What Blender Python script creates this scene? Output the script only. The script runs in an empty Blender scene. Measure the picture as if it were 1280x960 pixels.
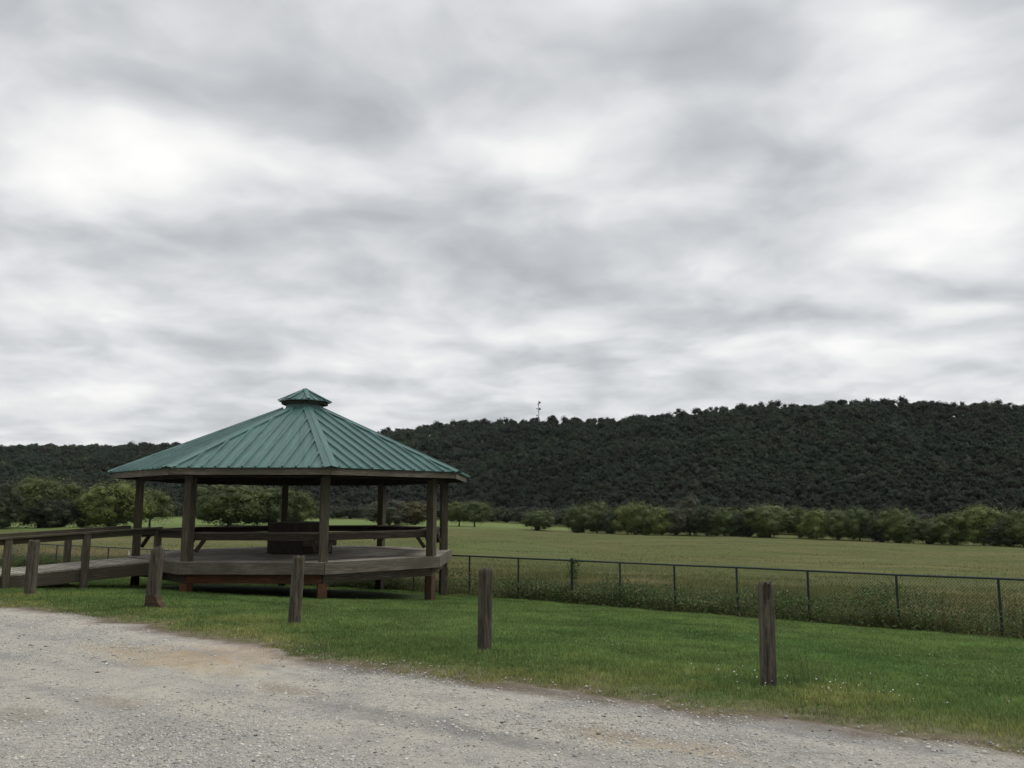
import bpy, math, random
HAZE = .000025
import numpy as np
from mathutils import Vector, Matrix
rng = np.random.default_rng(7)
random.seed(7)
R = math.radians
scene = bpy.context.scene
COL = scene.collection

# ------------------------------------------------------------------ basics
CAM_H = 1.65
F, HOR = 1045.0, 633.0                      # focal length (in 1280-wide units) and horizon row, used to survey the place
AX_M = np.array([.815, -.58]); AX_M /= np.linalg.norm(AX_M)   # along the kerb line / fence
AX_N = np.array([.58, .815]); AX_N /= np.linalg.norm(AX_N)    # away from the gravel

def mn2xy(m, n):
    m = np.asarray(m, float); n = np.asarray(n, float)
    return m*AX_M[0]+n*AX_N[0], m*AX_M[1]+n*AX_N[1]
def xy2mn(x, y):
    return x*AX_M[0]+y*AX_M[1], x*AX_N[0]+y*AX_N[1]
def sstep(x, a, b):
    t = np.clip((x-a)/(b-a), 0, 1); return t*t*(3-2*t)

def _hash(ix, iy, seed):
    h = (ix.astype(np.int64)*374761393 + iy.astype(np.int64)*668265263 + seed*1442695041) & 0xffffffff
    h = ((h ^ (h >> 13))*1274126177) & 0xffffffff
    return ((h ^ (h >> 16)) & 0xffff)/65535.0
def vnoise(x, y, seed=0):
    x = np.asarray(x, float); y = np.asarray(y, float)
    ix = np.floor(x); iy = np.floor(y); fx = x-ix; fy = y-iy
    fx = fx*fx*(3-2*fx); fy = fy*fy*(3-2*fy)
    a = _hash(ix, iy, seed); b = _hash(ix+1, iy, seed); c = _hash(ix, iy+1, seed); d = _hash(ix+1, iy+1, seed)
    return (a*(1-fx)+b*fx)*(1-fy)+(c*(1-fx)+d*fx)*fy
def fbm(x, y, seed=0, octs=4):
    s = 0; a = .5; t = 0
    for k in range(octs):
        s = s+a*vnoise(x*2**k, y*2**k, seed+k*17); t += a; a *= .5
    return s/t                               # 0..1

# ------------------------------------------------------------------ terrain survey
_NZ = ([-60, 0, 6.5, 7.5, 8.5, 10, 13.2, 16.3, 18.9, 20.2, 24, 40],
       [.05, 0, 0, -.02, -.06, -.18, -.44, -.69, -.90, -1.03, -1.3, -2.2])
_DEP = np.log(np.array([25, 40, 60, 100, 160, 240, 420.]))
_COLS = np.array([-900, 0, 300, 600, 730, 920, 1280, 2300.])
_REL = np.array([[-2.95, -3.0, -3.1, -3.5, -4.1, -4.2, -4.1],
                 [-2.95, -3.0, -3.1, -3.5, -4.1, -4.2, -4.1],
                 [-2.85, -3.0, -3.2, -3.6, -4.0, -4.6, -5.8],
                 [-2.75, -3.1, -3.5, -4.2, -5.0, -5.6, -7.0],
                 [-2.75, -3.2, -3.8, -4.8, -6.0, -7.2, -8.5],
                 [-2.75, -3.4, -4.1, -5.2, -6.3, -7.6, -9.0],
                 [-2.8, -3.7, -4.7, -6.2, -7.9, -9.2, -9.8],
                 [-2.8, -3.9, -5.2, -7.2, -9.0, -10., -10.5]])
_SKYX = np.array([-900, -300, 0, 100, 200, 330, 470, 530, 600, 640, 680, 730, 780, 860, 980, 1100, 1200, 1280, 1500, 2300.])
_SKYY = np.array([570, 565, 562, 560, 558, 552, 541, 533, 529, 530, 534, 530, 524, 514, 507, 502, 504, 509, 516, 530.])
_HX = np.array([-900, 500, 600, 730, 920, 1280, 2300.])
_HB = np.array([455, 455, 440, 310, 280, 240, 230.])
_HC = np.array([980, 960, 830, 730, 650, 600, 600.])
def smooth_interp(x, xp, fp):
    # piecewise-linear lookup softened by averaging neighbours
    s = 0
    for o, w in ((-70, .2), (-30, .2), (0, .2), (30, .2), (70, .2)):
        s = s+w*np.interp(x+o, xp, fp)
    return s
def far_rel(u, d):
    ld = np.log(np.clip(d, 25, 420))
    rows = np.stack([smooth_interp(u, _COLS, _REL[:, k]) for k in range(len(_DEP))], 0)
    k = np.clip(np.searchsorted(_DEP, ld)-1, 0, len(_DEP)-2)
    t = (ld-_DEP[k])/(_DEP[k+1]-_DEP[k])
    idx = np.arange(rows.shape[1]) if rows.ndim > 1 else 0
    return rows[k, idx]*(1-t)+rows[k+1, idx]*t
def hill_t(u, d):
    hb = smooth_interp(u, _HX, _HB); hc = smooth_interp(u, _HX, _HC)
    return (d-hb)/(hc-hb), hb, hc
def near_z(m, n):
    z = np.interp(n, *_NZ)
    z = z-.30*sstep(-m, 17, 30)*sstep(n, 14, 20)
    return z
def ground_z(x, y, bumps=True):
    x = np.atleast_1d(np.asarray(x, float)); y = np.atleast_1d(np.asarray(y, float))
    m, n = xy2mn(x, y)
    zn = near_z(m, n)
    yy = np.maximum(y, 8.0)
    u = np.clip(640+F*x/yy, -900, 2300)
    zf = CAM_H+far_rel(u, yy)
    w = sstep(n, 20.4, 29)
    z = zn*(1-w)+zf*w
    if bumps:
        z = z+(fbm(x*.8, y*.8, 3, 3)-.5)*.05*sstep(n, 6.6, 9)+(fbm(x*.12, y*.12, 8, 2)-.5)*.5*sstep(n, 26, 60)
        z = z+(fbm(x*.5, y*.5, 5, 3)-.5)*.04*(1-sstep(n, 5.6, 6.6))
    t, hb, hc = hill_t(u, yy)
    sky = smooth_interp(u, _SKYX, _SKYY)
    crest = CAM_H+(HOR-sky)/F*hc-9.0
    zb = CAM_H+far_rel(u, np.minimum(yy, hb))
    tt = np.clip(t, 0, 1)
    prof = .82*tt+.18*np.sin(tt*math.pi/2)
    zh = zb+(crest-zb)*prof-np.maximum(t-1, 0)*20
    zh = zh+(fbm(x*.012, y*.012, 21, 3)-.5)*16*np.clip(tt*(1.15-tt)*3, 0, 1)
    wh = sstep(t, 0.0, .05)
    return z*(1-wh)+zh*wh
def gz(x, y):
    return float(ground_z(x, y)[0])

# ------------------------------------------------------------------ object helpers
def tag(o, label=None, cat=None, group=None, kind=None):
    if label: o['label'] = label
    if cat: o['category'] = cat
    if group: o['group'] = group
    if kind: o['kind'] = kind
    return o
def empty(name, loc, rz=0.0):
    o = bpy.data.objects.new(name, None); COL.objects.link(o)
    o.location = loc; o.rotation_euler = (0, 0, rz); o.empty_display_size = .2
    return o
def np_mesh(name, V, faces_flat, nper, mat, tint=None, smooth=False, parent=None):
    V = np.ascontiguousarray(V, np.float32); fl = np.ascontiguousarray(faces_flat, np.int32).ravel()
    nf = len(fl)//nper
    me = bpy.data.meshes.new(name)
    me.vertices.add(len(V)); me.vertices.foreach_set('co', V.ravel())
    me.loops.add(len(fl)); me.loops.foreach_set('vertex_index', fl)
    me.polygons.add(nf)
    me.polygons.foreach_set('loop_start', np.arange(nf, dtype=np.int32)*nper)
    me.polygons.foreach_set('loop_total', np.full(nf, nper, np.int32))
    if smooth: me.polygons.foreach_set('use_smooth', np.ones(nf, bool))
    if tint is not None:
        a = me.color_attributes.new('tint', 'FLOAT_COLOR', 'POINT')
        c = np.ones((len(V), 4), np.float32); c[:, :3] = tint
        a.data.foreach_set('color', c.ravel())
    me.update(calc_edges=True)
    if mat: me.materials.append(mat)
    o = bpy.data.objects.new(name, me); COL.objects.link(o)
    if parent: o.parent = parent
    return o

cs = []
for i in range(3):
    for j in range(3):
        for k_ in range(3): cs.append((i-1, j-1, k_-1))
cs = np.array(cs, float); idx = {tuple(c): i for i, c in enumerate(cs.astype(int))}
cq = []
for ax in range(3):
    for sd in (-1, 1):
        for a in (-1, 0):
            for b in (-1, 0):
                q4 = []
                for (aa, bb) in ((a, b), (a+1, b), (a+1, b+1), (a, b+1)):
                    v = [0, 0, 0]; v[ax] = sd; v[(ax+1) % 3] = aa; v[(ax+2) % 3] = bb; q4.append(idx[tuple(v)])
                cq.append(q4 if sd > 0 else q4[::-1])
cdir = cs/np.maximum(np.linalg.norm(cs, axis=1), 1e-6)[:, None]
CDIR, CQ = cdir, np.array(cq)
class MB:
    """collects boards, rods and prisms for ONE mesh"""
    def __init__(s): s.v = []; s.f = []; s.uv = []; s.sm = []
    def add(s, verts, faces, uvs=None, smooth=False):
        b = len(s.v); s.v += [tuple(v) for v in verts]
        for i, f in enumerate(faces):
            s.f.append([b+k for k in f]); s.sm.append(smooth)
            s.uv.append(uvs[i] if uvs else [(verts[k][0], verts[k][2]) for k in f])
    def board(s, p0, p1, w, h, up=(0, 0, 1), jit=0.0):
        """beam from p0 to p1, w across, h along 'up'; p0/p1 on its centre line"""
        p0 = Vector(p0); p1 = Vector(p1); d = (p1-p0); L = d.length; d.normalize()
        up = Vector(up); side = d.cross(up).normalized(); up = side.cross(d).normalized()
        a = side*(w/2); b = up*(h/2)
        c = [p0-a-b, p0+a-b, p0+a+b, p0-a+b, p1-a-b, p1+a-b, p1+a+b, p1-a+b]
        if jit: c = [q+Vector((random.uniform(-jit, jit) for _ in range(3))) for q in c]
        o = random.uniform(0, 50); o2 = random.uniform(0, 50)
        uv = lambda q, x: [(o+x[k][0], o2+x[k][1]) for k in range(4)]
        fs = [(0, 1, 5, 4), (1, 2, 6, 5), (2, 3, 7, 6), (3, 0, 4, 7), (3, 2, 1, 0), (4, 5, 6, 7)]
        lw = [(0, 0), (0, w), (L, w), (L, 0)]; lh = [(0, w), (0, w+h), (L, w+h), (L, w)]; e = [(0, 0), (w, 0), (w, h), (0, h)]
        s.add(c, fs, [uv(0, q) for q in (lw, lh, [(0, w+h), (0, 2*w+h), (L, 2*w+h), (L, w+h)], [(0, 2*w+h), (0, 2*w+2*h), (L, 2*w+2*h), (L, 2*w+h)], e, e)])
    def rod(s, p0, p1, r0, r1=None, n=8, smooth=True, caps=True):
        r1 = r0 if r1 is None else r1
        p0 = Vector(p0); p1 = Vector(p1); d = (p1-p0); L = d.length; d.normalize()
        t = Vector((1, 0, 0)) if abs(d.x) < .8 else Vector((0, 1, 0))
        a = d.cross(t).normalized(); b = d.cross(a)
        vs = []
        for p, r in ((p0, r0), (p1, r1)):
            for k in range(n):
                an = 2*math.pi*k/n; vs.append(p+a*(math.cos(an)*r)+b*(math.sin(an)*r))
        fs = [(k, (k+1) % n, n+(k+1) % n, n+k) for k in range(n)]
        uvs = [[(0, k/n), (0, (k+1)/n), (L, (k+1)/n), (L, k/n)] for k in range(n)]
        s.add(vs, fs, uvs, smooth)
        if caps:
            s.add(vs[:n], [tuple(range(n))[::-1]]); s.add(vs[n:], [tuple(range(n))])
    def prism(s, poly, z0, z1):
        n = len(poly)
        vs = [(x, y, z0) for x, y in poly]+[(x, y, z1) for x, y in poly]
        s.add(vs, [(k, (k+1) % n, n+(k+1) % n, n+k) for k in range(n)])
        s.add(vs, [tuple(range(n))[::-1], tuple(range(n, 2*n))])
    def hexa(s, c):                              # eight free corners, bottom ring then top ring
        s.add(c, [(3, 2, 1, 0), (4, 5, 6, 7), (0, 1, 5, 4), (1, 2, 6, 5), (2, 3, 7, 6), (3, 0, 4, 7)])
    def build(s, name, mat, parent=None, smooth=False):
        me = bpy.data.meshes.new(name)
        me.from_pydata([tuple(v) for v in s.v], [], s.f)
        ul = me.uv_layers.new(name='UVMap'); flat = [c for f in s.uv for c in f]
        ul.data.foreach_set('uv', np.array(flat, np.float32).ravel())
        me.polygons.foreach_set('use_smooth', np.array(s.sm, bool))
        me.update(); me.materials.append(mat)
        o = bpy.data.objects.new(name, me); COL.objects.link(o)
        if parent: o.parent = parent
        return o

# ------------------------------------------------------------------ materials
class NT:
    def __init__(s, name):
        s.m = bpy.data.materials.new(name); s.m.use_nodes = True
        s.t = s.m.node_tree; s.t.nodes.clear()
        s.out = s.n('ShaderNodeOutputMaterial')
    def n(s, ty, **kw):
        x = s.t.nodes.new(ty)
        for k, v in kw.items(): setattr(x, k, v)
        return x
    def l(s, a, b): s.t.links.new(a, b)
    def set(s, sock, v):
        if hasattr(v, 'is_linked') or isinstance(v, bpy.types.NodeSocket): s.l(v, sock)
        else: sock.default_value = v
    def math(s, op, a, b=None, clamp=False):
        x = s.n('ShaderNodeMath', operation=op, use_clamp=clamp); s.set(x.inputs[0], a)
        if b is not None: s.set(x.inputs[1], b)
        return x.outputs[0]
    def noise(s, vec, scale, detail=4, rough=.55, dist=0):
        x = s.n('ShaderNodeTexNoise'); s.l(vec, x.inputs['Vector'])
        x.inputs['Scale'].default_value = scale; x.inputs['Detail'].default_value = detail
        x.inputs['Roughness'].default_value = rough; x.inputs['Distortion'].default_value = dist
        return x.outputs['Fac']
    def ramp(s, fac, pts, interp='LINEAR'):
        x = s.n('ShaderNodeValToRGB'); s.l(fac, x.inputs[0]); cr = x.color_ramp; cr.interpolation = interp
        while len(cr.elements) > 1: cr.elements.remove(cr.elements[-1])
        cr.elements[0].position = pts[0][0]
        for p, c in pts[1:]: cr.elements.new(p)
        for e, (p, c) in zip(cr.elements, pts): e.color = (*c, 1) if not np.isscalar(c) else (c, c, c, 1)
        return x.outputs[0]
    def mix(s, fac, a, b, mode='MIX'):
        x = s.n('ShaderNodeMix', data_type='RGBA', blend_type=mode)
        s.set(x.inputs[0], fac)
        for k, v in ((6, a), (7, b)):
            if isinstance(v, tuple): v = (*v, 1) if len(v) == 3 else v
            s.set(x.inputs[k], v)
        return x.outputs[2]
    def scale(s, vec, sc):
        x = s.n('ShaderNodeMapping'); s.l(vec, x.inputs[0]); x.inputs['Scale'].default_value = sc; return x.outputs[0]
    def bump(s, h, strength, dist):
        x = s.n('ShaderNodeBump'); s.l(h, x.inputs['Height']); x.inputs['Strength'].default_value = strength
        x.inputs['Distance'].default_value = dist; return x.outputs[0]
    def bsdf(s, col, rough=.8, bump=None, metallic=0, spec=.3):
        p = s.n('ShaderNodeBsdfPrincipled')
        if isinstance(col, tuple): col = (*col, 1)
        s.set(p.inputs['Base Color'], col); s.set(p.inputs['Roughness'], rough)
        p.inputs['Metallic'].default_value = metallic; p.inputs['Specular IOR Level'].default_value = spec
        if bump: s.l(bump, p.inputs['Normal'])
        s.l(p.outputs[0], s.out.inputs[0]); return p
    def obj(s): return s.n('ShaderNodeTexCoord').outputs['Object']
    def uv(s): return s.n('ShaderNodeTexCoord').outputs['UV']
    def pos(s): return s.n('ShaderNodeNewGeometry').outputs['Position']
    def island(s): return s.n('ShaderNodeNewGeometry').outputs['Random Per Island']
    def attr(s, name='tint'):
        x = s.n('ShaderNodeAttribute'); x.attribute_name = name; return x.outputs['Color']

def wood(name, c0, c1, c2, stain=None):
    t = NT(name); uv = t.uv(); p = t.pos()
    g = t.noise(t.scale(uv, (2.2, 55, 1)), 1, 5, .65, .4)
    b = t.noise(t.scale(uv, (.9, 7, 1)), 1, 4, .6)
    col = t.ramp(g, [(.30, tuple(k*.6 for k in c0)), (.5, c1), (.70, tuple(k*1.3 for k in c2))])
    col = t.mix(t.math('MULTIPLY', t.ramp(b, [(.4, 0.), (.7, 1.)]), .55), col, c0)
    isl = t.island()
    col = t.mix(1, col, t.ramp(isl, [(0, (.72, .72, .72)), (1, (1.15, 1.12, 1.08))]), 'MULTIPLY')
    big = t.noise(p, 1.3, 4, .6)
    if stain: col = t.mix(t.ramp(big, [(.42, 0.), (.62, .75)]), col, stain)
    t.bsdf(col, .85, t.bump(g, .5, .006), spec=.2)
    return t.m
M = {}
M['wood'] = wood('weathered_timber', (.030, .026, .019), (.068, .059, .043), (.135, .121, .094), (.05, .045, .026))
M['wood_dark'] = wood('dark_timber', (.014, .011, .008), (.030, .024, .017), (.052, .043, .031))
M['wood_red'] = wood('red_clay_stained_timber', (.055, .024, .013), (.105, .046, .024), (.155, .075, .042), (.05, .032, .02))
M['wood_grey'] = wood('grey_deck_timber', (.18, .164, .135), (.30, .276, .232), (.40, .37, .315), (.12, .11, .08))
M['wood_rim'] = wood('grey_rim_timber', (.06, .054, .042), (.115, .104, .082), (.18, .163, .13), (.065, .06, .042))

M['clay'] = wood('rotten_red_wood', (.03, .02, .013), (.062, .038, .025), (.10, .068, .046))
def post_mat():
    t = NT('weathered_post_timber'); p = t.obj()
    g = t.noise(t.scale(p, (30, 30, 2.2)), 1, 6, .7, .6)
    col = t.ramp(g, [(.28, (.014, .012, .009)), (.45, (.054, .048, .037)), (.58, (.10, .09, .071)), (.76, (.17, .156, .126))])
    mo = t.noise(p, 5, 4)
    col = t.mix(t.ramp(mo, [(.5, 0.), (.7, .6)]), col, (.075, .078, .045))
    isl = t.n('ShaderNodeObjectInfo').outputs['Random']
    col = t.mix(1, col, t.ramp(isl, [(0, (.7, .68, .66)), (1, (1.05, 1.02, 1.0))]), 'MULTIPLY')
    t.bsdf(col, .9, t.bump(g, 1.0, .014), spec=.15)
    return t.m
M['post'] = post_mat()

def roof_mat():
    t = NT('green_painted_steel'); p = t.obj()
    n = t.noise(p, 2.2, 5); n2 = t.noise(t.scale(p, (14, 14, 3)), 1, 4)
    col = t.ramp(n, [(.3, (.043, .097, .088)), (.7, (.064, .134, .122))])
    col = t.mix(t.ramp(n2, [(.5, 0.), (.8, .35)]), col, (.10, .19, .165))
    isl = t.n('ShaderNodeObjectInfo').outputs['Random']
    col = t.mix(1, col, t.ramp(isl, [(0, (.86, .9, .9)), (1, (1.05, 1.03, 1.03))]), 'MULTIPLY')
    sx = t.n('ShaderNodeSeparateXYZ'); t.l(p, sx.inputs[0]); an = t.math('ARCTAN2', sx.outputs[0], sx.outputs[1])
    cb = t.n('ShaderNodeCombineXYZ'); t.l(t.math('MULTIPLY', an, 26.), cb.inputs[0]); t.l(t.math('MULTIPLY', sx.outputs[2], .9), cb.inputs[1])
    stk = t.noise(cb.outputs[0], 1, 5, .65)
    col = t.mix(1, col, t.ramp(stk, [(.32, (.66, .71, .71)), (.5, (1, 1, 1)), (.7, (1.3, 1.22, 1.2))]), 'MULTIPLY')
    t.bsdf(col, t.ramp(n, [(.3, .42), (.7, .58)]), t.bump(n, .12, .02), spec=.3)
    return t.m
M['roof'] = roof_mat()
def plain(name, col, rough=.6, metallic=0, spec=.3):
    t = NT(name); p = t.obj(); n = t.noise(p, 9, 4)
    t.bsdf(t.mix(1, col, t.ramp(n, [(.3, (.75, .75, .75)), (.7, (1.15, 1.15, 1.15))]), 'MULTIPLY'), rough, None, metallic, spec)
    return t.m
M['fence'] = plain('dark_green_coated_steel', (.020, .032, .028), .5)
M['wire'] = plain('dark_coated_wire', (.03, .04, .034), .5)
M['white'] = plain('white_plastic', (.75, .75, .72), .5)
M['steel'] = plain('galvanised_steel', (.30, .31, .32), .5, .3)
M['dish'] = plain('antenna_casing', (.10, .105, .11), .6)
M['feather'] = plain('black_feathers', (.018, .017, .016), .8)

def leafy(name, rough=.6, trans=.25, use_obj=False):
    t = NT(name); col = t.attr()
    if use_obj:
        oi = t.n('ShaderNodeObjectInfo')
        col = t.mix(1, col, oi.outputs['Color'], 'MULTIPLY')
    p = t.n('ShaderNodeBsdfPrincipled'); t.l(col, p.inputs['Base Color']); p.inputs['Roughness'].default_value = rough
    p.inputs['Specular IOR Level'].default_value = .25
    tr = t.n('ShaderNodeBsdfTranslucent'); t.l(col, tr.inputs['Color'])
    mx = t.n('ShaderNodeMixShader'); mx.inputs[0].default_value = trans
    t.l(p.outputs[0], mx.inputs[1]); t.l(tr.outputs[0], mx.inputs[2]); t.l(mx.outputs[0], t.out.inputs[0])
    return t.m
M['grass'] = leafy('grass_blades', trans=.35); M['leaf'] = leafy('tree_leaves', use_obj=True); M['weed'] = leafy('weed_leaves')
M['forest'] = leafy('forest_leaves', .8, .1)
def tinted(name, rough):
    t = NT(name); p = t.pos(); n = t.noise(p, 160, 3)
    t.bsdf(t.mix(1, t.attr(), t.ramp(n, [(.3, (.8, .8, .8)), (.7, (1.15, 1.15, 1.15))]), 'MULTIPLY'), rough, spec=.2); return t.m
M['stone'] = tinted('limestone_chips', .9); M['litter'] = tinted('dead_leaf', .9)
def bark():
    t = NT('bark'); p = t.obj(); g = t.noise(t.scale(p, (6, 6, 1.2)), 1, 5)
    t.bsdf(t.ramp(g, [(.3, (.03, .025, .02)), (.7, (.10, .09, .075))]), .9, t.bump(g, .6, .03)); return t.m
M['bark'] = bark()

# gravel: limestone chips packed in pale fines, ochre and grey patches, earth along the grass edge
def gravel_mat(patches):
    t = NT('packed_gravel'); p = t.pos()
    vor = t.n('ShaderNodeTexVoronoi'); t.l(p, vor.inputs['Vector']); vor.inputs['Scale'].default_value = 55
    cell = t.n('ShaderNodeSeparateColor'); t.l(vor.outputs['Color'], cell.inputs[0])
    vor2 = t.n('ShaderNodeTexVoronoi'); t.l(p, vor2.inputs['Vector']); vor2.inputs['Scale'].default_value = 140
    cell2 = t.n('ShaderNodeSeparateColor'); t.l(vor2.outputs['Color'], cell2.inputs[0])
    fine = t.noise(p, 240, 3, .7); mid = t.noise(p, 9, 5, .65); big = t.noise(p, .55, 4, .6, .6); str_ = t.noise(t.scale(p, (1, 1, 1)), 1.7, 5, .65)
    chips = t.ramp(cell.outputs[0], [(0, (.10, .096, .09)), (.25, (.21, .20, .18)), (.6, (.34, .322, .29)), (1, (.52, .50, .46))])
    chips2 = t.ramp(cell2.outputs[0], [(0, (.14, .135, .125)), (.5, (.30, .287, .262)), (1, (.46, .44, .41))])
    fines = t.ramp(fine, [(.25, (.235, .216, .182)), (.5, (.375, .348, .30)), (.75, (.48, .449, .395))])
    loose = t.ramp(t.math('ADD', t.math('MULTIPLY', big, .7), t.math('MULTIPLY', mid, .3)), [(.40, 0.), (.58, 1.)])
    col = t.mix(t.math('ADD', .15, t.math('MULTIPLY', loose, .55)), fines, t.mix(.45, chips, chips2))
    col = t.mix(t.ramp(str_, [(.40, .55), (.52, 0.)]), col, t.mix(.5, chips2, (.17, .17, .17)))
    col = t.mix(t.ramp(mid, [(.55, 0.), (.75, .45)]), col, (.20, .17, .13))
    mp0 = t.n('ShaderNodeMapping', vector_type='TEXTURE'); t.l(p, mp0.inputs[0]); mp0.inputs['Rotation'].default_value = (0, 0, math.atan2(AX_M[1], AX_M[0])); mp0.inputs['Scale'].default_value = (4.2, .55, 1)
    tr = t.noise(mp0.outputs[0], 1, 4, .6, .3)
    col = t.mix(1, col, t.ramp(tr, [(.32, (.80, .805, .82)), (.5, (1.0, .99, .97)), (.68, (1.10, 1.08, 1.03))]), 'MULTIPLY')
    for (x, y, rx, ry, c, a) in patches:
        mp = t.n('ShaderNodeMapping', vector_type='TEXTURE'); t.l(p, mp.inputs[0])
        mp.inputs['Location'].default_value = (x, y, 0); mp.inputs['Rotation'].default_value = (0, 0, math.atan2(AX_M[1], AX_M[0])); mp.inputs['Scale'].default_value = (rx, ry, 50)
        ln = t.n('ShaderNodeVectorMath', operation='LENGTH'); t.l(mp.outputs[0], ln.inputs[0])
        d = t.math('ADD', ln.outputs['Value'], t.math('MULTIPLY', t.math('SUBTRACT', t.noise(p, 2.4, 5, .7), .5), 1.9))
        col = t.mix(t.math('MULTIPLY', t.ramp(d, [(.45, 1.), (1.1, 0.)]), a), col, t.mix(.5, t.mix(1, col, tuple(min(1, k*3.2) for k in c), 'MULTIPLY'), c))
    # earth at the ragged grass edge (edge distance is stored on the mesh)
    ed = t.n('ShaderNodeAttribute'); ed.attribute_name = 'edge'
    e = t.math('ADD', ed.outputs['Fac'], t.math('MULTIPLY', t.math('SUBTRACT', t.noise(p, 2.1, 5, .7), .5), .9))
    col = t.mix(t.ramp(e, [(.0, .9), (.36, 0.)]), col, t.mix(t.noise(p, 30, 4), (.060, .043, .028), (.165, .132, .095)))
    h = t.math('ADD', t.math('MULTIPLY', vor.outputs['Distance'], -1.0), t.math('MULTIPLY', fine, .35))
    t.bsdf(col, .92, t.bump(h, .8, .012), spec=.15)
    return t.m

def soil_mat():
    t = NT('lawn_soil'); p = t.pos(); n = t.noise(p, 6, 5, .65); b = t.noise(p, .7, 4)
    c = t.ramp(n, [(.3, (.04, .075, .018)), (.55, (.065, .105, .03)), (.8, (.105, .12, .045))])
    sp = t.n('ShaderNodeAttribute'); sp.attribute_name = 'edge'
    e = t.math('ADD', t.math('ADD', sp.outputs['Fac'], 6.3), t.math('MULTIPLY', t.math('SUBTRACT', t.noise(p, 1.6, 5, .7), .5), 1.4))
    ff = t.noise(p, 60, 4, .7); c = t.mix(t.ramp(t.math('MULTIPLY', e, .1), [(.64, .9), (.73, 0.)]), c, t.mix(t.ramp(t.math('ADD', t.math('MULTIPLY', n, .5), t.math('MULTIPLY', ff, .5)), [(.35, 0.), (.65, 1.)]), (.05, .036, .022), (.20, .162, .115)))
    t.bsdf(c, .95, t.bump(n, .6, .03), spec=.1); return t.m
def field_mat():
    t = NT('mown_hay_field'); p = t.pos()
    rot = t.n('ShaderNodeMapping'); t.l(p, rot.inputs[0]); rot.inputs['Rotation'].default_value = (0, 0, R(28)); rot.inputs['Scale'].default_value = (.05, .6, 1)
    rows = t.noise(rot.outputs[0], 1, 4, .6); fine = t.noise(p, 1.8, 6, .7); big = t.noise(p, .022, 4, .6, .5); mid = t.noise(t.scale(p, (.08, .25, 1)), 1, 4)
    c = t.ramp(fine, [(.3, (.046, .056, .015)), (.5, (.076, .086, .025)), (.72, (.125, .125, .042))])
    c = t.mix(t.ramp(rows, [(.40, 0.), (.60, .6)]), c, (.044, .060, .016))
    c = t.mix(t.ramp(mid, [(.48, 0.), (.66, .42)]), c, (.14, .128, .05))
    sx = t.n('ShaderNodeSeparateXYZ'); t.l(p, sx.inputs[0])
    far = t.math('ADD', sx.outputs[1], t.math('ADD', t.math('MULTIPLY', t.math('SUBTRACT', big, .5), 70), t.math('MULTIPLY', sx.outputs[0], -.9)))
    c = t.mix(t.ramp(t.math('MULTIPLY', far, .001), [(.215, 0.), (.235, .95)]), c, t.mix(fine, (.085, .125, .036), (.14, .18, .056)))
    br = t.noise(t.scale(p, (.010, .045, 1)), 1, 3, .5)
    c = t.mix(t.ramp(br, [(.50, 0.), (.64, .32)]), c, t.mix(fine, (.10, .082, .036), (.17, .14, .062)))
    c = t.mix(t.ramp(br, [(.36, .5), (.46, 0.)]), c, t.mix(fine, (.052, .082, .021), (.095, .130, .034)))
    # dry weeds next to the fence
    dn = t.n('ShaderNodeVectorMath', operation='DOT_PRODUCT'); t.l(p, dn.inputs[0]); dn.inputs[1].default_value = (AX_N[0], AX_N[1], 0)
    e = t.math('ADD', dn.outputs['Value'], t.math('MULTIPLY', t.math('SUBTRACT', t.noise(p, .5, 4), .5), 12))
    c = t.mix(t.ramp(t.math('MULTIPLY', e, .01), [(.28, .8), (.40, 0.)]), c, t.mix(fine, (.085, .062, .026), (.20, .145, .062)))
    t.bsdf(c, .95, t.bump(fine, .6, .12), spec=.1); return t.m
def hill_mat():
    t = NT('forest_floor'); p = t.pos(); n = t.noise(p, .2, 5, .7)
    t.bsdf(t.ramp(n, [(.3, (.008, .013, .006)), (.7, (.014, .021, .010))]), .95); return t.m

# ------------------------------------------------------------------ the ground
def grid_mesh(name, X, Y, Z, mat, kind='structure', smooth=True):
    h, w = X.shape
    V = np.stack([X, Y, Z], -1).reshape(-1, 3)
    i = np.arange(h*w).reshape(h, w)
    Fc = np.stack([i[:-1, :-1], i[:-1, 1:], i[1:, 1:], i[1:, :-1]], -1).reshape(-1, 4)
    o = np_mesh(name, V, Fc, 4, mat, smooth=smooth); o['kind'] = kind
    return o
def px_ground(px, py):
    """survey: where the sight line of a photo point meets the ground"""
    th = math.atan((HOR-480)/F); c, s_ = math.cos(th), math.sin(th)
    a = (px-640)/F; b = (480-py)/F
    d = np.array([a, c-b*s_, s_+b*c])
    lo = 2.0
    for t in np.arange(2, 700, .02):
        if CAM_H+d[2]*t < ground_z(d[0]*t, d[1]*t, False)[0]: return d[0]*t, d[1]*t
    return d[0]*t, d[1]*t
def survey(px, py, r=None):
    return px_ground(px, py)
EDGE = []
for (px, py) in ((0, 757), (100, 771), (200, 790), (300, 805), (400, 822), (450, 833), (600, 855), (760, 871), (900, 890), (1000, 905), (1100, 917), (1280, 934)):
    EDGE.append(tuple(float(q) for q in xy2mn(*px_ground(px, py))))
EDGE = [(-45, EDGE[0][1])]+EDGE+[(8, EDGE[-1][1]+.3)]
print('edge', EDGE)
def edge_n(m):
    return np.interp(m, [q[0] for q in EDGE], [q[1] for q in EDGE])+(fbm(m*.35, m*0+3.3, 31, 2)-.5)*.30+(fbm(m*1.6, m*0+.7, 33, 3)-.5)*.62+(fbm(m*8, m*0+1.7, 35, 2)-.5)*.14

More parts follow.
